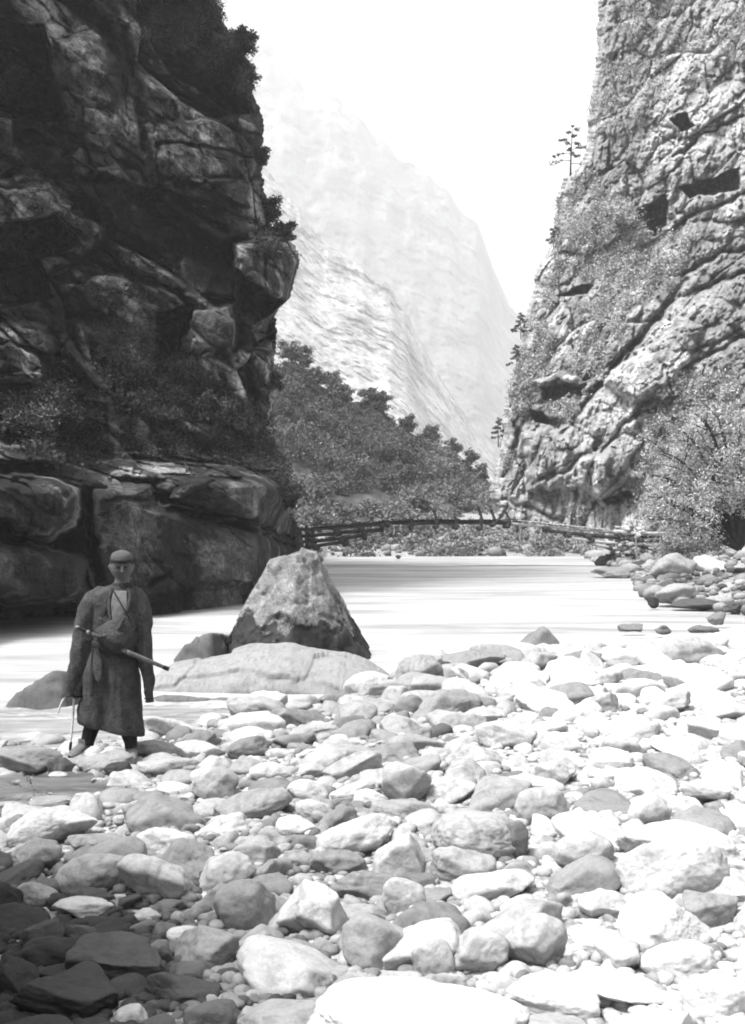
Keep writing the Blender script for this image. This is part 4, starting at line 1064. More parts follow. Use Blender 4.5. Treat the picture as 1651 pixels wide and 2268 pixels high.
sr = seg_sleeve([(284, 1316, .02, 15), (299, 1322, .02, 20), (308, 1350, .02, 21), (315, 1400, .015, 19), (320, 1450, .0, 17), (329, 1500, -.01, 14), (331, 1545, -.01, 11), (331, 1553, -.01, 11.5), (331, 1553, -.01, 9), (331, 1535, -.01, 8)], 35)
lobj('robe', [robe], M_ROBE, man); lobj('sleeve', [sl], M_ROBE, man); lobj('sleeve', [sr], M_ROBE, man)
def rfront(x, z):
    """y of the robe front at (x, z)"""
    zs = [mz(r[1]) for r in RC]; cx = np.interp(z, zs, [mx(r[0]) for r in RC]); rx = np.interp(z, zs, [r[2] * KM for r in RC]); ry = np.interp(z, zs, [r[3] * KM for r in RC])
    return .015 - ry * np.clip(1 - np.abs((x - cx) / rx) ** 2.3, 0, 1) ** (1 / 2.3)
def patch(left, right, off, bulge=0, nu=26, nv=40):
    t = np.linspace(0, 1, nv)
    def cr(p): p = np.array(p, float); s = np.linspace(0, 1, len(p)); return np.interp(t, s, p[:, 0]), np.interp(t, s, p[:, 1])
    lx, ly = cr(left); rx_, ry_ = cr(right); u = np.linspace(0, 1, nu)[None, :]
    X = mx(lx[:, None] + (rx_ - lx)[:, None] * u); Z = mz(ly[:, None] + (ry_ - ly)[:, None] * u)
    bl = np.sin(math.pi * u) ** .7 * np.sin(math.pi * t[:, None]) ** .6 * bulge
    Y = rfront(X, Z) - off - bl
    V = np.stack([X, Y, Z], -1)
    V[..., 1] -= .006 * fbm(V * 28, 3, 3)
    Bk = V.copy(); Bk[..., 1] += off + .02
    vs = np.concatenate([V.reshape(-1, 3), Bk.reshape(-1, 3)]); n_ = nu * nv
    ring = np.concatenate([np.arange(nu), np.arange(1, nv) * nu + nu - 1, (nv - 1) * nu + np.arange(nu - 1)[::-1], np.arange(1, nv - 1)[::-1] * nu])
    f_ = grid_faces(nv, nu); side_ = np.stack([ring, np.roll(ring, -1), np.roll(ring, -1) + n_, ring + n_], -1)
    return vs, [np.concatenate([f_[:, ::-1], f_ + n_, side_])]
lobj('shirt', [patch([(258, 1306), (255, 1330), (257, 1360), (262, 1386)], [(286, 1308), (289, 1335), (282, 1362), (266, 1388)], .020)], M_SHIRT, man)
# overlapping front edges, pouch above the belt, belt, hanging sash
def edge_roll(pts, r, off=.016):
    q = []
    for a, b in pts: q.append((mx(a), float(rfront(mx(a), mz(b))) - off, mz(b), r))
    return tube(q, 12, sub=6)
lobj('lapel', [edge_roll([(254, 1302), (250, 1325), (252, 1355), (262, 1388), (276, 1400)], .014)], M_ROBE, man)
lobj('lapel', [edge_roll([(288, 1302), (294, 1320), (290, 1345), (278, 1370), (264, 1388)], .014)], M_ROBE, man)
lobj('pouch', [patch([(216, 1392), (222, 1412), (240, 1428), (262, 1442)], [(294, 1345), (304, 1385), (309, 1415), (298, 1446)], .012, .105)], M_ROBE, man)
lobj('pouch_fold', [edge_roll([(216, 1400), (238, 1404), (258, 1400), (276, 1386), (288, 1362)], .016, .085)], M_ROBE, man)
lobj('strap', [edge_roll([(256, 1304), (268, 1320), (280, 1340), (292, 1362), (300, 1388)], .0055, .034)], M_DARK, man)
bel = loft([(mx(253) + 0, .015, mz(1452), 52 * KM, 40 * KM), (mx(253), .015, mz(1447), 54 * KM, 42 * KM), (mx(253), .015, mz(1440), 54 * KM, 42 * KM), (mx(253), .015, mz(1436), 52 * KM, 40 * KM)], 60, fold=.004, seed=8, nfold=20,
    lift=lambda V: np.stack([V[..., 0], V[..., 1], V[..., 2] - (V[..., 0] - mx(275)) * .30], -1))
lobj('belt', [bel], M_DARK, man)
def cloth_strip(pts, w, off): return loft([(mx(a), float(rfront(mx(a), mz(b))) - off, mz(b), w * KM * s, .008) for a, b, s in pts], 16, fold=.003, seed=5, nfold=20)
lobj('sash', [cloth_strip([(222, 1432, .5), (224, 1450, .9), (226, 1475, 1.1), (229, 1495, .8), (230, 1505, .3)], 9, .03)], M_ROBE, man)
lobj('sash', [cloth_strip([(212, 1432, .6), (214, 1465, .9), (213, 1500, .8), (215, 1535, .7)], 5, .024)], M_DARK, man)
lobj('collar', [loft([(mx(270), .0, mz(1304), .098, .082), (mx(270), .0, mz(1297), .088, .078), (mx(270), .0, mz(1291), .072, .07), (mx(270), .0, mz(1291), .060, .06), (mx(270), 0, mz(1300), .055, .055)], 40, cap=False, fold=.004, seed=9, nfold=20)], M_DARK, man)
def leg(pts, seed): return loft([(mx(a), .005, mz(b), r * KM, r * KM * 1.05) for a, b, r in pts], 40, fold=.009, seed=seed, nfold=14)
lobj('trouser_leg', [leg([(218, 1555, 21), (210, 1590, 20), (202, 1615, 18), (195, 1636, 15), (192, 1648, 14)], 41)], M_TROU, man)
lobj('trouser_leg', [leg([(272, 1555, 21), (280, 1590, 19), (284, 1620, 17), (289, 1640, 16), (291, 1655, 15)], 42)], M_TROU, man)
def boot(ax, apy, tx, tpy, ty):
    a = np.array([mx(ax), .03, mz(apy)]); t = np.array([mx(tx), ty, mz(tpy)])
    sh = loft([(a[0], .01, a[2] + .05, .048, .05), (a[0], .01, a[2] + .01, .05, .056), (a[0], .01, a[2] - .02, .046, .055)], 24, fold=.003, seed=3)
    r = []
    for s, w, h in ((-.15, .02, .02), (0, .042, .038), (.35, .048, .036), (.7, .050, .028), (.92, .038, .022), (1.02, .012, .012)):
        p = a + (t - a) * s; r.append((p[0], p[1], p[2] - .012, w, h))
    # foot runs mostly toward the viewer: build it as its own tube
    R = np.array(r); V = []; th = np.linspace(0, 2 * math.pi, 24, endpoint=False)
    dr = t - a; dr[2] = 0; dr /= np.linalg.norm(dr); sd = np.array([dr[1], -dr[0], 0])
    for (x, y, z, w, h) in R: V.append(np.array([x, y, z]) + np.cos(th)[:, None] * w * sd + np.where(np.sin(th) > 0, np.sin(th) * h * 1.3, np.sin(th) * h * .6)[:, None] * np.array([0, 0, 1.0]))
    V = np.array(V).reshape(-1, 3); ft = (V, [grid_faces(len(R), 24, True)])
    return [sh, ft]
lobj('boot', boot(187, 1650, 168, 1663, -.20), M_BOOT, man); lobj('boot', boot(291, 1662, 300, 1672, -.18), M_BOOT, man)
# stick held in the hand that hides in the long sleeve
st = empty('walking_stick', (MX, MY, MZ), 'thin pale forked walking stick hanging from the long left-hand sleeve', 'walking stick')
lobj('shaft', [tube([(mx(166), -.05, mz(1512), .009), (mx(168), -.055, mz(1545), .0095), (mx(165), -.06, mz(1600), .009), (mx(161), -.065, mz(1645), .008), (mx(160), -.065, mz(1660), .007)], 10)], M_STICK, st)
lobj('branch', [tube([(mx(160), -.05, mz(1530), .006), (mx(150), -.055, mz(1540), .0075), (mx(142), -.055, mz(1552), .0075), (mx(136), -.055, mz(1566), .007), (mx(133), -.055, mz(1578), .005)], 10)], M_STICK, st)
lobj('ferrule', [tube([(mx(162), -.064, mz(1640), .011), (mx(160.5), -.065, mz(1652), .012), (mx(160), -.066, mz(1662), .006)], 10)], M_DARK, st)
# long knife pushed through the belt
kn = empty('sheathed_knife', (MX, MY, MZ), 'long sheathed knife stuck slantwise through the belt of the robe, pale-tipped hilt', 'knife')
ky = -.205
kp = lambda px, py, y: (mx(px), y, mz(py))
def seg(a, b, r0, r1, fl=1.0, n=6):
    A, B_ = np.array(a), np.array(b); return loft([tuple(A + (B_ - A) * t) + (r0 + (r1 - r0) * t, (r0 + (r1 - r0) * t) * fl) for t in np.linspace(0, 1, n)], 20, sub=2)
lobj('scabbard', [seg(kp(255, 1420, -.10), kp(292, 1438, -.20), .020, .021, .6), seg(kp(292, 1438, -.20), kp(380, 1476, -.16), .021, .016, .6)], M_SCAB, kn)
lobj('scabbard_tip', [seg(kp(370, 1472, -.168), kp(382, 1477, -.159), .019, .018, .7)], M_DARK, kn)
lobj('hilt', [seg(kp(184, 1386, -.17), kp(222, 1404, -.15), .013, .015, .8)], M_DARK, kn)
lobj('pommel', [(ICO[4][0] * np.array([.018, .014, .014]) + np.array(kp(183, 1385, -.17)), ICO[4][1])], M_METAL, kn)
lobj('guard', [(ICO[4][0] * np.array([.017, .016, .018]) + np.array(kp(207, 1396, -.175)), ICO[4][1])], M_METAL, kn)
# ---------------------------------------------------------------- cantilever footbridge
M_BARKP = plain_mat('grey_pole', .2, 8, .4)
YB = 56.0; KB = YB / F
bx = lambda px: (px - CXP) * KB
bz = lambda py: H - (py - HZ) * KB
def log_mesh(a, b, r, seed, nr=10, n=14):
    a = np.array(a, float); b = np.array(b, float); t = np.linspace(0, 1, n)[:, None]; C = a + (b - a) * t
    C[:, 2] += .03 * vnoise(np.stack([t[:, 0] * 3, t[:, 0] * 0 + seed, t[:, 0] * 0], -1), 2)
    d = (b - a) / np.linalg.norm(b - a); up = np.array([0, 0, 1.0]) if abs(d[2]) < .9 else np.array([1.0, 0, 0]); s = np.cross(d, up); s /= np.linalg.norm(s); u = np.cross(s, d)
    th = np.linspace(0, 2 * math.pi, nr, endpoint=False); rr = r * (1 + .12 * vnoise(np.stack([t[:, 0] * 5, t[:, 0] * 0, t[:, 0] * 0 + seed], -1), 5))
    V = C[:, None] + rr[:, None, None] * (np.cos(th)[None, :, None] * s + np.sin(th)[None, :, None] * u)
    vs = np.concatenate([V.reshape(-1, 3), a[None], b[None]]); i = np.arange(nr); j = (i + 1) % nr; m = n * nr
    return vs, [grid_faces(n, nr, True), np.stack([np.full(nr, m), i, j], -1), np.stack([np.full(nr, m + 1), m - nr + j, m - nr + i], -1)]
br = empty('footbridge', (bx(690), YB, bz(1180)), 'rough log cantilever footbridge spanning the river in the gorge', 'bridge')
inv = np.array([bx(690), YB, bz(1180)])
def bl(name, parts, mat):
    parts = [(v - inv, f) for v, f in parts]; return lobj(name, parts, mat, br)
def two(a, b, r, dy=(-.45, .45), seed=0):
    return [log_mesh((bx(a[0]), YB + d, bz(a[1])), (bx(b[0]), YB + d, bz(b[1])), r, seed + i) for i, d in enumerate(dy)]
s = 0
for (a, b) in (((655, 1174), (856, 1159)), ((650, 1189), (850, 1173)), ((655, 1203), (806, 1187)), ((662, 1214), (762, 1200))):
    for pr in two(a, b, .075, seed=s): bl('cantilever_log', [pr], M_WOOD_D); s += 2
for (a, b) in (((1128, 1159), (1372, 1180)), ((1205, 1175), (1372, 1192)), ((1252, 1189), (1372, 1205)), ((1305, 1202), (1372, 1218))):
    for pr in two(a, b, .07, seed=s): bl('cantilever_log', [pr], M_WOOD_L if a[0] > 1210 or a[0] < 1150 else M_WOOD_D); s += 2
for pr in two((838, 1157), (1152, 1158), .085, (-.35, .0, .35), s): bl('span_beam', [pr], M_WOOD_D)
for a, b, m in (((845, 1152), (1145, 1152), M_WOOD_D), ((690, 1165), (850, 1154), M_WOOD_D), ((1140, 1153), (1365, 1176), M_WOOD_L)):
    # deck of split planks
    n_ = int((b[0] - a[0]) / 5); pl = []
    for k in range(n_):
        t = (k + .5) / n_; x = bx(a[0] + (b[0] - a[0]) * t); z = bz(a[1] + (b[1] - a[1]) * t) + rnd.uniform(-.01, .03); w_ = .045
        L0, L1 = YB - .5 - rnd.random() * .15, YB + .5 + rnd.random() * .15
        v = np.array([[x + i * w_, y, z + j * .022] for y in (L0, L1) for j in (-1, 1) for i in (-1, 1)])
        f_ = np.array([[0, 1, 3, 2], [4, 6, 7, 5], [0, 4, 5, 1], [2, 3, 7, 6], [0, 2, 6, 4], [1, 5, 7, 3]]); pl.append((v, [f_]))
    bl('deck', pl, m)
for px, up, dn in ((911, 0, 18), (966, 22, 18), (1010, 10, 18), (1064, 30, 20), (1092, 24, 12), (1124, 18, 16)):
    bl('cross_frame', [log_mesh((bx(px), YB - .62, bz(1152 + dn)), (bx(px), YB - .62, bz(1148)), .085, px), log_mesh((bx(px - 2), YB - .8, bz(1150 + dn)), (bx(px - 2), YB + .8, bz(1150 + dn)), .10, px + 1)] +
       ([log_mesh((bx(px + 1), YB - .62, bz(1150)), (bx(px - 7), YB - .62, bz(1152 - up)), .06, px + 2), ] if up else []), M_WOOD_D)
for px, py in ((688, 1180), (691, 1195), (693, 1208), (746, 1174), (749, 1181), (762, 1193), (756, 1200), (765, 1204), (800, 1172), (806, 1180), (808, 1190), (700, 1213), (846, 1165), (858, 1161), (1208, 1170), (1256, 1184), (1306, 1197), (1350, 1212), (1300, 1187)):
    bl('cross_log', [log_mesh((bx(px), YB - .75, bz(py)), (bx(px + 2), YB + .75, bz(py)), .125, px)], M_WOOD_D)
bl('post', [log_mesh((bx(683), YB - .6, bz(1216)), (bx(681), YB - .6, bz(1164)), .10, 5)], M_WOOD_D)
bl('post', [log_mesh((bx(672), YB - .4, bz(1216)), (bx(664), YB - .4, bz(1170)), .09, 6)], M_WOOD_D)
bl('post', [log_mesh((bx(1396), YB - 1.6, bz(1262)), (bx(1392), YB - 1.6, bz(1186)), .045, 7)], M_BARKP)

# rubble pier at the right end
pr = empty('stone_pier', (bx(1400), YB, 0), 'heap-like dry stone pier carrying the right end of the footbridge', 'pier')
pv = []; d2, f2 = ICO[3]
for k in range(420):
    t = rnd.random(); zz = rnd.uniform(-.3, 1.75) ; wid = 1.0 + .55 * (1.75 - zz) / 2
    x = bx(1398) + rnd.uniform(-wid, wid) * .62; y = YB + rnd.uniform(-1.3, 1.2) * wid * .7
    if zz > 1.0 and x > bx(1420): zz -= .4
    r = rnd.uniform(.10, .24)
    v = d2 * rock_r(d2, 7000 + k % 30, **STY['a'])[:, None] * np.array([r, r * .8, r * .6])
    a = rnd.uniform(0, 6.3); v = np.stack([v[:, 0] * math.cos(a) - v[:, 1] * math.sin(a), v[:, 0] * math.sin(a) + v[:, 1] * math.cos(a), v[:, 2]], -1) + np.array([x - bx(1400), y - YB, zz])
    pv.append((v, f2, rnd.gauss(.27, .11)))
core = loft([(0, .1, -.6, .95, 1.1), (0, .1, .3, .8, .95), (0, .1, 1.1, .66, .8), (0, .1, 1.45, .5, .6)], 20, fold=.05)
vs = np.concatenate([p[0] for p in pv] + [core[0]]); off = 0; fl = []
for p in pv: fl.append(p[1] + off); off += len(p[0])
tn = np.concatenate([np.full(len(p[0]), max(.05, p[2])) for p in pv] + [np.full(len(core[0]), .1)])
fq = core[1][0] + off; ft = np.concatenate([q + off for q in core[1][1:]])
link('rubble_wall', np_mesh('rubble_wall', vs, [np.concatenate(fl), fq, ft], True, tn), M_STA, pr)
for k, (a, b, py) in enumerate(((1352, 1470, 1178), (1356, 1460, 1196), (1350, 1440, 1214), (1395, 1480, 1186))):
    lobj('crib_log', [log_mesh((bx(a) - bx(1400), -.9 + .1 * k, bz(py)), (bx(b) - bx(1400), -.7 + .1 * k, bz(py + 3)), .08, k)], M_WOOD_D if k % 2 else M_WOOD_L, pr)

# ---------------------------------------------------------------- plants
def leaves(cent, n, spread, size, tone, seed, flat=1.0, droop=0, elong=1.6):
    """n small leaf faces round every centre; returns verts, quads, tones"""
    g = np.random.default_rng(seed); cent = np.asarray(cent, float); m = len(cent)
    sp = np.broadcast_to(np.asarray(spread, float), (m,))
    o = g.normal(size=(m, n, 3)); o /= np.linalg.norm(o, axis=2, keepdims=True); o *= (g.random((m, n, 1)) ** .45) * sp[:, None, None]; o[..., 2] *= flat
    c = cent[:, None] + o
    a = g.normal(size=(m, n, 3)); a /= np.linalg.norm(a, axis=2, keepdims=True); a[..., 2] -= droop; b = g.normal(size=(m, n, 3)); b = np.cross(a, b); b /= np.linalg.norm(b, axis=2, keepdims=True)
    s = size * (.6 + .8 * g.random((m, n, 1)))
    V = np.stack([c - a * s * elong * .5, c + b * s * .35, c + a * s * elong * .5, c - b * s * .35], 2).reshape(-1, 3)
    fq = np.arange(m * n * 4).reshape(-1, 4)
    tt = np.clip(np.broadcast_to(np.asarray(tone, float), (m,))[:, None] + g.normal(0, .16, (m, n)), 0, 1)
    return V, fq, np.repeat(tt.reshape(-1), 4)
def merge_leaves(L):
    V = []; Fq = []; T = []; nb = 0
    for v, f_, t in L: V.append(v); Fq.append(f_ + nb); T.append(t); nb += len(v)
    return np.concatenate(V), np.concatenate(Fq), np.concatenate(T)

# points on the cliffs where scrub grows
def pick(V, PX, PY, poly, n, seed):
    g = np.random.default_rng(seed); cols = PX.shape[1]
    sd = poly_sd(PX, PY, poly); nz_ = fbm(np.stack([PX * .02, PY * .02, PX * 0], -1), 3, seed)
    idx = np.argwhere((sd > 0) & (nz_ > -.12))
    sel = idx[g.integers(0, len(idx), n)]
    return V[sel[:, 0], sel[:, 1]]
def stuff(name, parts, mat, label, cat):
    v, f_, t = merge_leaves(parts); o = link(name, np_mesh(name, v, f_, False, t), mat); tag(o, label, cat, kind='stuff'); return o
g = np.random.default_rng(5)
L = []
for poly, n_, sz in (([(440, -60), (482, 0), (500, 50), (555, 135), (556, 210), (520, 230), (470, 180), (380, 130), (330, -40)], 900, .30),
                 ([(200, 800), (420, 800), (500, 860), (610, 940), (625, 1040), (560, 1040), (420, 1020), (240, 1000), (190, 900)], 1100, .28),
                 ([(0, 860), (210, 860), (230, 1050), (120, 1040), (0, 960)], 400, .28),
                 ([(590, 950), (630, 1040), (665, 1100), (672, 1190), (650, 1180), (610, 1080)], 260, .3),
                 ([(200, 640), (330, 640), (340, 820), (230, 800)], 160, .28), ([(40, 300), (300, 560), (280, 640), (60, 500)], 90, .25),
                 ([(560, 490), (665, 540), (660, 580), (560, 560)], 130, .25), ([(300, 0), (440, 0), (440, 120), (300, 100)], 250, .3)):
    p = pick(VL, LPX, LPY, poly, n_, len(L) + 3); p = p + np.array([0, -.15, .1])
    L.append(leaves(p, 34, sz * g.uniform(.3, 1.4, len(p)), .048, g.random(len(p)) * .8, 50 + len(L), .8))
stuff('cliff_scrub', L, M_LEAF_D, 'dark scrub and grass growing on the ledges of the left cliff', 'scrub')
L = []
for poly, n_, sz in (([(1330, -30), (1651, -30), (1651, 140), (1500, 210), (1400, 300), (1310, 330)], 800, .6),
                 ([(1240, 400), (1330, 380), (1420, 480), (1460, 600), (1500, 640), (1340, 700), (1190, 690), (1230, 560)], 2000, .55),
                 ([(1100, 1000), (1130, 860), (1160, 740), (1190, 680), (1230, 760), (1170, 900), (1130, 1060)], 700, .45),
                 ([(1460, 520), (1540, 530), (1490, 640), (1430, 640)], 300, .5), ([(1420, 900), (1651, 760), (1651, 1000), (1480, 1060)], 700, .55),
                 ([(1300, 700), (1400, 680), (1340, 850), (1240, 960), (1200, 940)], 350, .45),
                 ([(1110, 1168), (1360, 1180), (1350, 1228), (1105, 1228)], 500, .35), ([(1230, 1060), (1290, 1060), (1290, 1160), (1230, 1160)], 120, .35)):
    p = pick(VR, RPX, RPY, poly, n_, len(L) + 33); p = p + np.array([0, -.3, .1])
    L.append(leaves(p[: int(len(p) * .62)], 20, (sz * g.uniform(.3, 1.3, len(p)))[: int(len(p) * .62)], .10, (.2 + g.random(len(p)) * .6)[: int(len(p) * .62)], 150 + len(L), .8))
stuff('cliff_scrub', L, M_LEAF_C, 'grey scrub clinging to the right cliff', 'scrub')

# wood on the slope behind the bridge
sel = np.stack([g.integers(0, VH.shape[0], 1000), g.integers(0, VH.shape[1], 1000)], 1); sel[:340, 0] = g.integers(int(VH.shape[0] * .72), VH.shape[0] - 2, 340); sel[:340, 1] = g.integers(int(VH.shape[1] * .28), int(VH.shape[1] * .72), 340); sel[340:520, 0] = g.integers(2, int(VH.shape[0] * .3), 180); p0 = VH[sel[:, 0], sel[:, 1]]
Lw = []
for k, q in enumerate(p0):
    pxq = CXP + q[0] / q[1] * F; rt = float(sstep(850, 1060, pxq)); low = float(sstep(6, 1.5, q[2]))
    if fbm(np.array([q * .1]), 2, 66)[0] < (-.9 if k < 520 else -.2): continue
    top_ = sel[k, 0] / VH.shape[0]; R0 = g.uniform(.7, 2.1) * (1 - .35 * low) * (1 - .55 * float(sstep(.6, .95, top_))) ; nb_ = int(26 * R0); tone = np.clip(g.normal(.24, .2) + rt * .3 + low * .42, 0, 1)
    o_ = g.normal(size=(nb_, 3)); o_ /= np.linalg.norm(o_, axis=1, keepdims=True); o_ *= R0 * g.random((nb_, 1)) ** .3; o_[:, 2] = np.abs(o_[:, 2]) * 1.1
    Lw.append(leaves(q + o_ + np.array([0, -.4, -.2]), 22, .34 * R0 ** .5 * g.uniform(.6, 1.4, nb_), .15, tone + g.normal(0, .06, nb_), 1000 + k, .9))
v, f_, t = merge_leaves(Lw)
o = link('wood', np_mesh('wood', v, f_, False, t), M_LEAF_M); tag(o, 'dense dark wood covering the slope behind the footbridge', 'wood', kind='stuff')

def tree(name, loc, h, crown_r, seed, label, cat='tree', group=None, mat=None, leafsz=.12, conifer=False, leafn=26, nb=16):
    g = np.random.default_rng(seed); t = empty(name, loc, label, cat, group); parts = []; cent = []; rad = []
    bend = g.normal(0, .06, 2) * h
    def P(u): return np.array([bend[0] * u * u, bend[1] * u * u, h * u])
    parts.append(tube([tuple(P(u)) + (max(.012, .035 * h * (1 - u) ** .8 * .6),) for u in np.linspace(0, 1, 6)], 8, sub=3))
    for k in range(nb):
        u = (.25 + .72 * k / nb) if conifer else g.uniform(.12, .95); a = k * 2.4 + g.uniform(-.4, .4)
        L_ = crown_r * (((1.05 - u) * 1.2 + .12) * g.uniform(.45, 1.25) if conifer else g.uniform(.35, 1.0) * math.sin(math.pi * min(1, u * .85 + .12)) ** .5); p0 = P(u)
        e = p0 + np.array([math.cos(a) * L_, math.sin(a) * L_, L_ * (g.uniform(-.25, .2) if conifer else g.uniform(.1, .6))]); m = (p0 + e) / 2 + np.array([0, 0, .08 * L_])
        r0 = .010 * h * (1.1 - u)
        parts.append(tube([tuple(p0) + (r0,), tuple(m) + (r0 * .7,), tuple(e) + (r0 * .3,)], 6, sub=2))
        for q in ((m, .55), ((m + e) / 2, .8), (e, 1.0)): cent.append(q[0]); rad.append(crown_r * (.16 if conifer else .36) * q[1] * g.uniform(.7, 1.3))
    if conifer: cent.append(P(1.0)); rad.append(crown_r * .12)
    lobj('trunk', parts, M_BARK, t)
    cent = np.array(cent); v, f_, tn = leaves(cent, leafn, np.array(rad), leafsz, g.random(len(cent)), seed, .6 if conifer else .8)
    link('crown', np_mesh('crown', v, f_, False, tn), mat or M_LEAF_M, t); return t
def on_hill(px, py):
    k = np.argmin((CXP + VH[..., 0] / VH[..., 1] * F - px) ** 2 + (HZ - (VH[..., 2] - H) / VH[..., 1] * F - py) ** 2); return VH.reshape(-1, 3)[k]
names = [(640, 812, 3.6, 'tallest dark tree on the skyline beside the left cliff'), (668, 815, 3.2, 'second dark skyline tree right of the left cliff'), (700, 855, 2.6, 'bushy dark tree on the upper edge of the wood'), (735, 880, 3.4, 'slim dark tree standing alone on the wood edge'),
 (768, 892, 2.4, 'low round tree on the wood edge below the slim dark tree'), (815, 905, 2.8, 'broad tree where the wood edge levels out'), (845, 915, 3.0, 'round dark tree at the shoulder of the wood'), (905, 958, 2.4, 'grey tree on the lower slope of the wood edge'),
 (955, 990, 2.8, 'thin tree with open crown on the lower wood edge'), (1000, 1015, 2.6, 'pale open tree between the wood and the pale scree'), (1042, 1042, 2.6, 'pale tree nearest the foot of the right cliff'), (1068, 1062, 2.2, 'small pale tree touching the right cliff foot'), (870, 1090, 2.0, 'light bushy tree in the middle of the wood'), (700, 1130, 2.2, 'grey bush beside the left end of the footbridge'),
 (1010, 1120, 2.2, 'grey bush behind the middle of the footbridge'), (930, 1130, 1.8, 'small bush behind the footbridge span')]
for k, (px, py, hh, lab) in enumerate(names):
    q = on_hill(px, py); tree('tree', (q[0], q[1], q[2] - .3), hh * .8, hh * .38, 700 + k, lab, 'tree', 'trees of the far slope', M_LEAF_M, .16, leafn=40, nb=26)
def on_cliff(V, PX, PY, px, py):
    k = np.argmin((PX - px) ** 2 + (PY - py) ** 2); return V[:, :PX.shape[1]].reshape(-1, 3)[k]
for k, (px, py, hh, cr, lab) in enumerate([(1262, 384, 3.6, 1.3, 'sparse layered conifer on the skyline shoulder of the right cliff'), (1152, 745, 1.8, .8, 'tiny conifer on the steep edge of the right cliff halfway up'),
    (1144, 812, 1.6, .7, 'small leaning conifer under the halfway conifer on the right cliff edge'), (1104, 985, 2.0, .6, 'bare little tree low on the edge of the right cliff'), (1226, 545, 1.5, .8, 'small tree on the upper edge of the right cliff')]):
    q = on_cliff(VR, RPX, RPY, px + 6, py); tree('conifer', (q[0] - .15, q[1], q[2] - .2), hh, cr, 800 + k, lab, 'tree', None, M_LEAF_M, .12, True, 22, 14)
for k, (px, py, hh, cr, lab) in enumerate([(545, 120, 1.3, .7, 'overhanging dark shrub on the brow of the left cliff'), (552, 190, 1.1, .6, 'dark shrub just below the brow shrub on the left cliff edge'), (584, 360, .8, .5, 'wispy shrub on the left cliff edge above the big overhang'), (605, 490, 1.3, .7, 'thin spreading shrub on top of the overhanging block'),
    (640, 530, 1.0, .6, 'low shrub on the tip of the overhanging block'), (615, 860, 1.0, .5, 'dark shrub low on the left cliff edge'), (645, 1120, 1.6, .7, 'dark shrub growing by the left end of the footbridge'), (150, 860, 1.2, .9, 'light grassy shrub on the left ledge above the speckled boulder'), (300, 930, 1.3, .9, 'bushy shrub in the middle of the left ledge'), (470, 940, 1.3, .9, 'bushy shrub at the right end of the left ledge')]):
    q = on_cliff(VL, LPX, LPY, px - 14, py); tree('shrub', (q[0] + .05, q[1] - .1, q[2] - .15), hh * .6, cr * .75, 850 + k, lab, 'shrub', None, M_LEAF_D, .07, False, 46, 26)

# big bush on the right bank
def big_bush(root, spec, label, seed, leafmat):
    t = empty('bush', root, label, 'bush'); cent = []; rad = []; g = np.random.default_rng(seed)
    for k, (dx, dz, dy, r0) in enumerate(spec):
        e = np.array([dx, dy, dz]); m1 = e * .35 + np.array([0, 0, abs(dz) * .10 + .1]); m2 = e * .7 + np.array([0, 0, abs(dz) * .12 + .12])
        prt = [tube([(0, 0, 0, r0), tuple(m1) + (r0 * .8,), tuple(m2) + (r0 * .5,), tuple(e) + (r0 * .2,)], 8, sub=5)]
        for j in range(9):
            u = g.uniform(.42, 1); p0 = e * u + np.array([0, 0, .12 * dz * u * (1 - u) * 3]); w = g.normal(0, .28, 3) * np.linalg.norm(e) * .6; w[2] = abs(w[2]) * .7
            q = p0 + w; prt.append(tube([tuple(p0) + (r0 * .25,), tuple((p0 + q) / 2 + np.array([0, 0, .1])) + (r0 * .16,), tuple(q) + (.006,)], 5, sub=3))
            for s_ in (.4, .7, 1.0): cent.append(p0 + w * s_ + g.normal(0, .1, 3)); rad.append(g.uniform(.2, .5))
        lobj('stem', prt, M_BARK, t)
    cent = np.array(cent); v, f_, tn = leaves(cent, 60, np.array(rad), .05, np.clip(.5 + g.normal(0, .25, len(cent)), 0, 1), seed, .8, .2)
    link('foliage', np_mesh('foliage', v, f_, False, tn), leafmat, t); return t
YC = 36.0; kc = YC / F
bxp = lambda px, py: ((px - 1636) * kc, (1215 - py) * kc)
sp = []
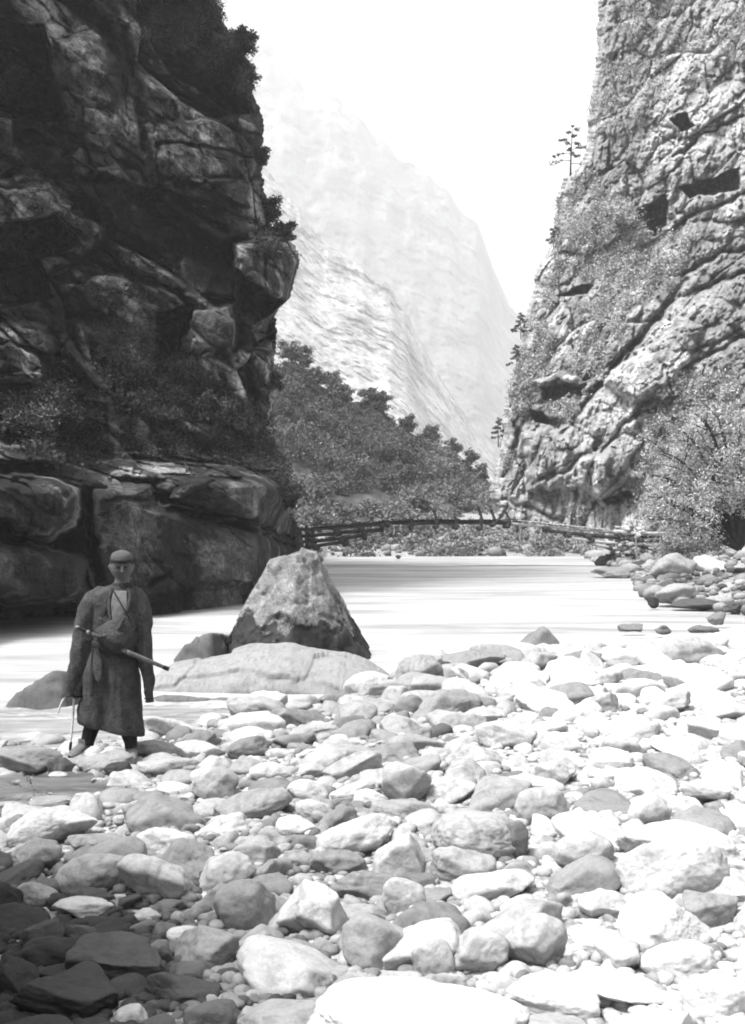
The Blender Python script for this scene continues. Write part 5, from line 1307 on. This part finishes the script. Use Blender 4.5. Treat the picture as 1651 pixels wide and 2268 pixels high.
for px, py, dy, r in ((1440, 1150, .2, .05), (1430, 1100, -.3, .05), (1450, 1050, .3, .06), (1480, 1000, .5, .06), (1510, 950, .2, .06), (1550, 930, -.4, .06), (1600, 920, .5, .07), (1640, 940, 0, .07), (1690, 950, .4, .07), (1740, 1000, 0, .07), (1790, 1080, .3, .06), (1500, 1190, -.6, .06), (1470, 1120, -.8, .05), (1560, 1060, -.8, .05), (1620, 1050, -.7, .05), (1530, 1000, 1, .05), (1470, 1150, .8, .05), (1580, 980, 1.2, .05), (1480, 1060, 1.0, .05)):
    a, b = bxp(px, py); sp.append((a, b, dy, r * 1.5))
x0, _, z0 = W(1636, 1215, YC)
big_bush((x0, YC, z0), sp, 'large wispy pale bush with black stems on the right bank', 901, M_LEAF_L)
sp = [(bxp(px, py)[0] - bxp(1600, 1200)[0], bxp(px, py)[1] - bxp(1600, 1200)[1] + .2, dy, .03) for px, py, dy in ((1500, 1200, 0), (1520, 1185, .3), (1550, 1175, -.3), (1590, 1165, .2), (1650, 1180, .2), (1490, 1215, .1))]
x0, _, z0 = W(1560, 1225, 44)
big_bush((x0, 44, z0), sp, 'low tangled bush on the bank in front of the large pale bush', 902, M_LEAF_M)

# ---------------------------------------------------------------- air: mist filling the gorge
hz_v = np.array([[x, y, z] for x in (-2600, 2600) for y in (-60, 4300) for z in (-170, 1450)], float)
hz_f = np.array([[0, 1, 3, 2], [4, 6, 7, 5], [0, 4, 5, 1], [2, 3, 7, 6], [0, 2, 6, 4], [1, 5, 7, 3]])
hm = bpy.data.materials.new('mist'); hm.use_nodes = True; nt = hm.node_tree; nt.nodes.clear()
pvn = nt.nodes.new('ShaderNodeVolumePrincipled'); out = nt.nodes.new('ShaderNodeOutputMaterial')
pvn.inputs['Color'].default_value = (.98, .98, .98, 1); pvn.inputs['Density'].default_value = HAZE; pvn.inputs['Anisotropy'].default_value = .2
nt.links.new(pvn.outputs[0], out.inputs['Volume'])
tag(link('haze', np_mesh('haze', hz_v, hz_f, False), hm), kind='stuff')
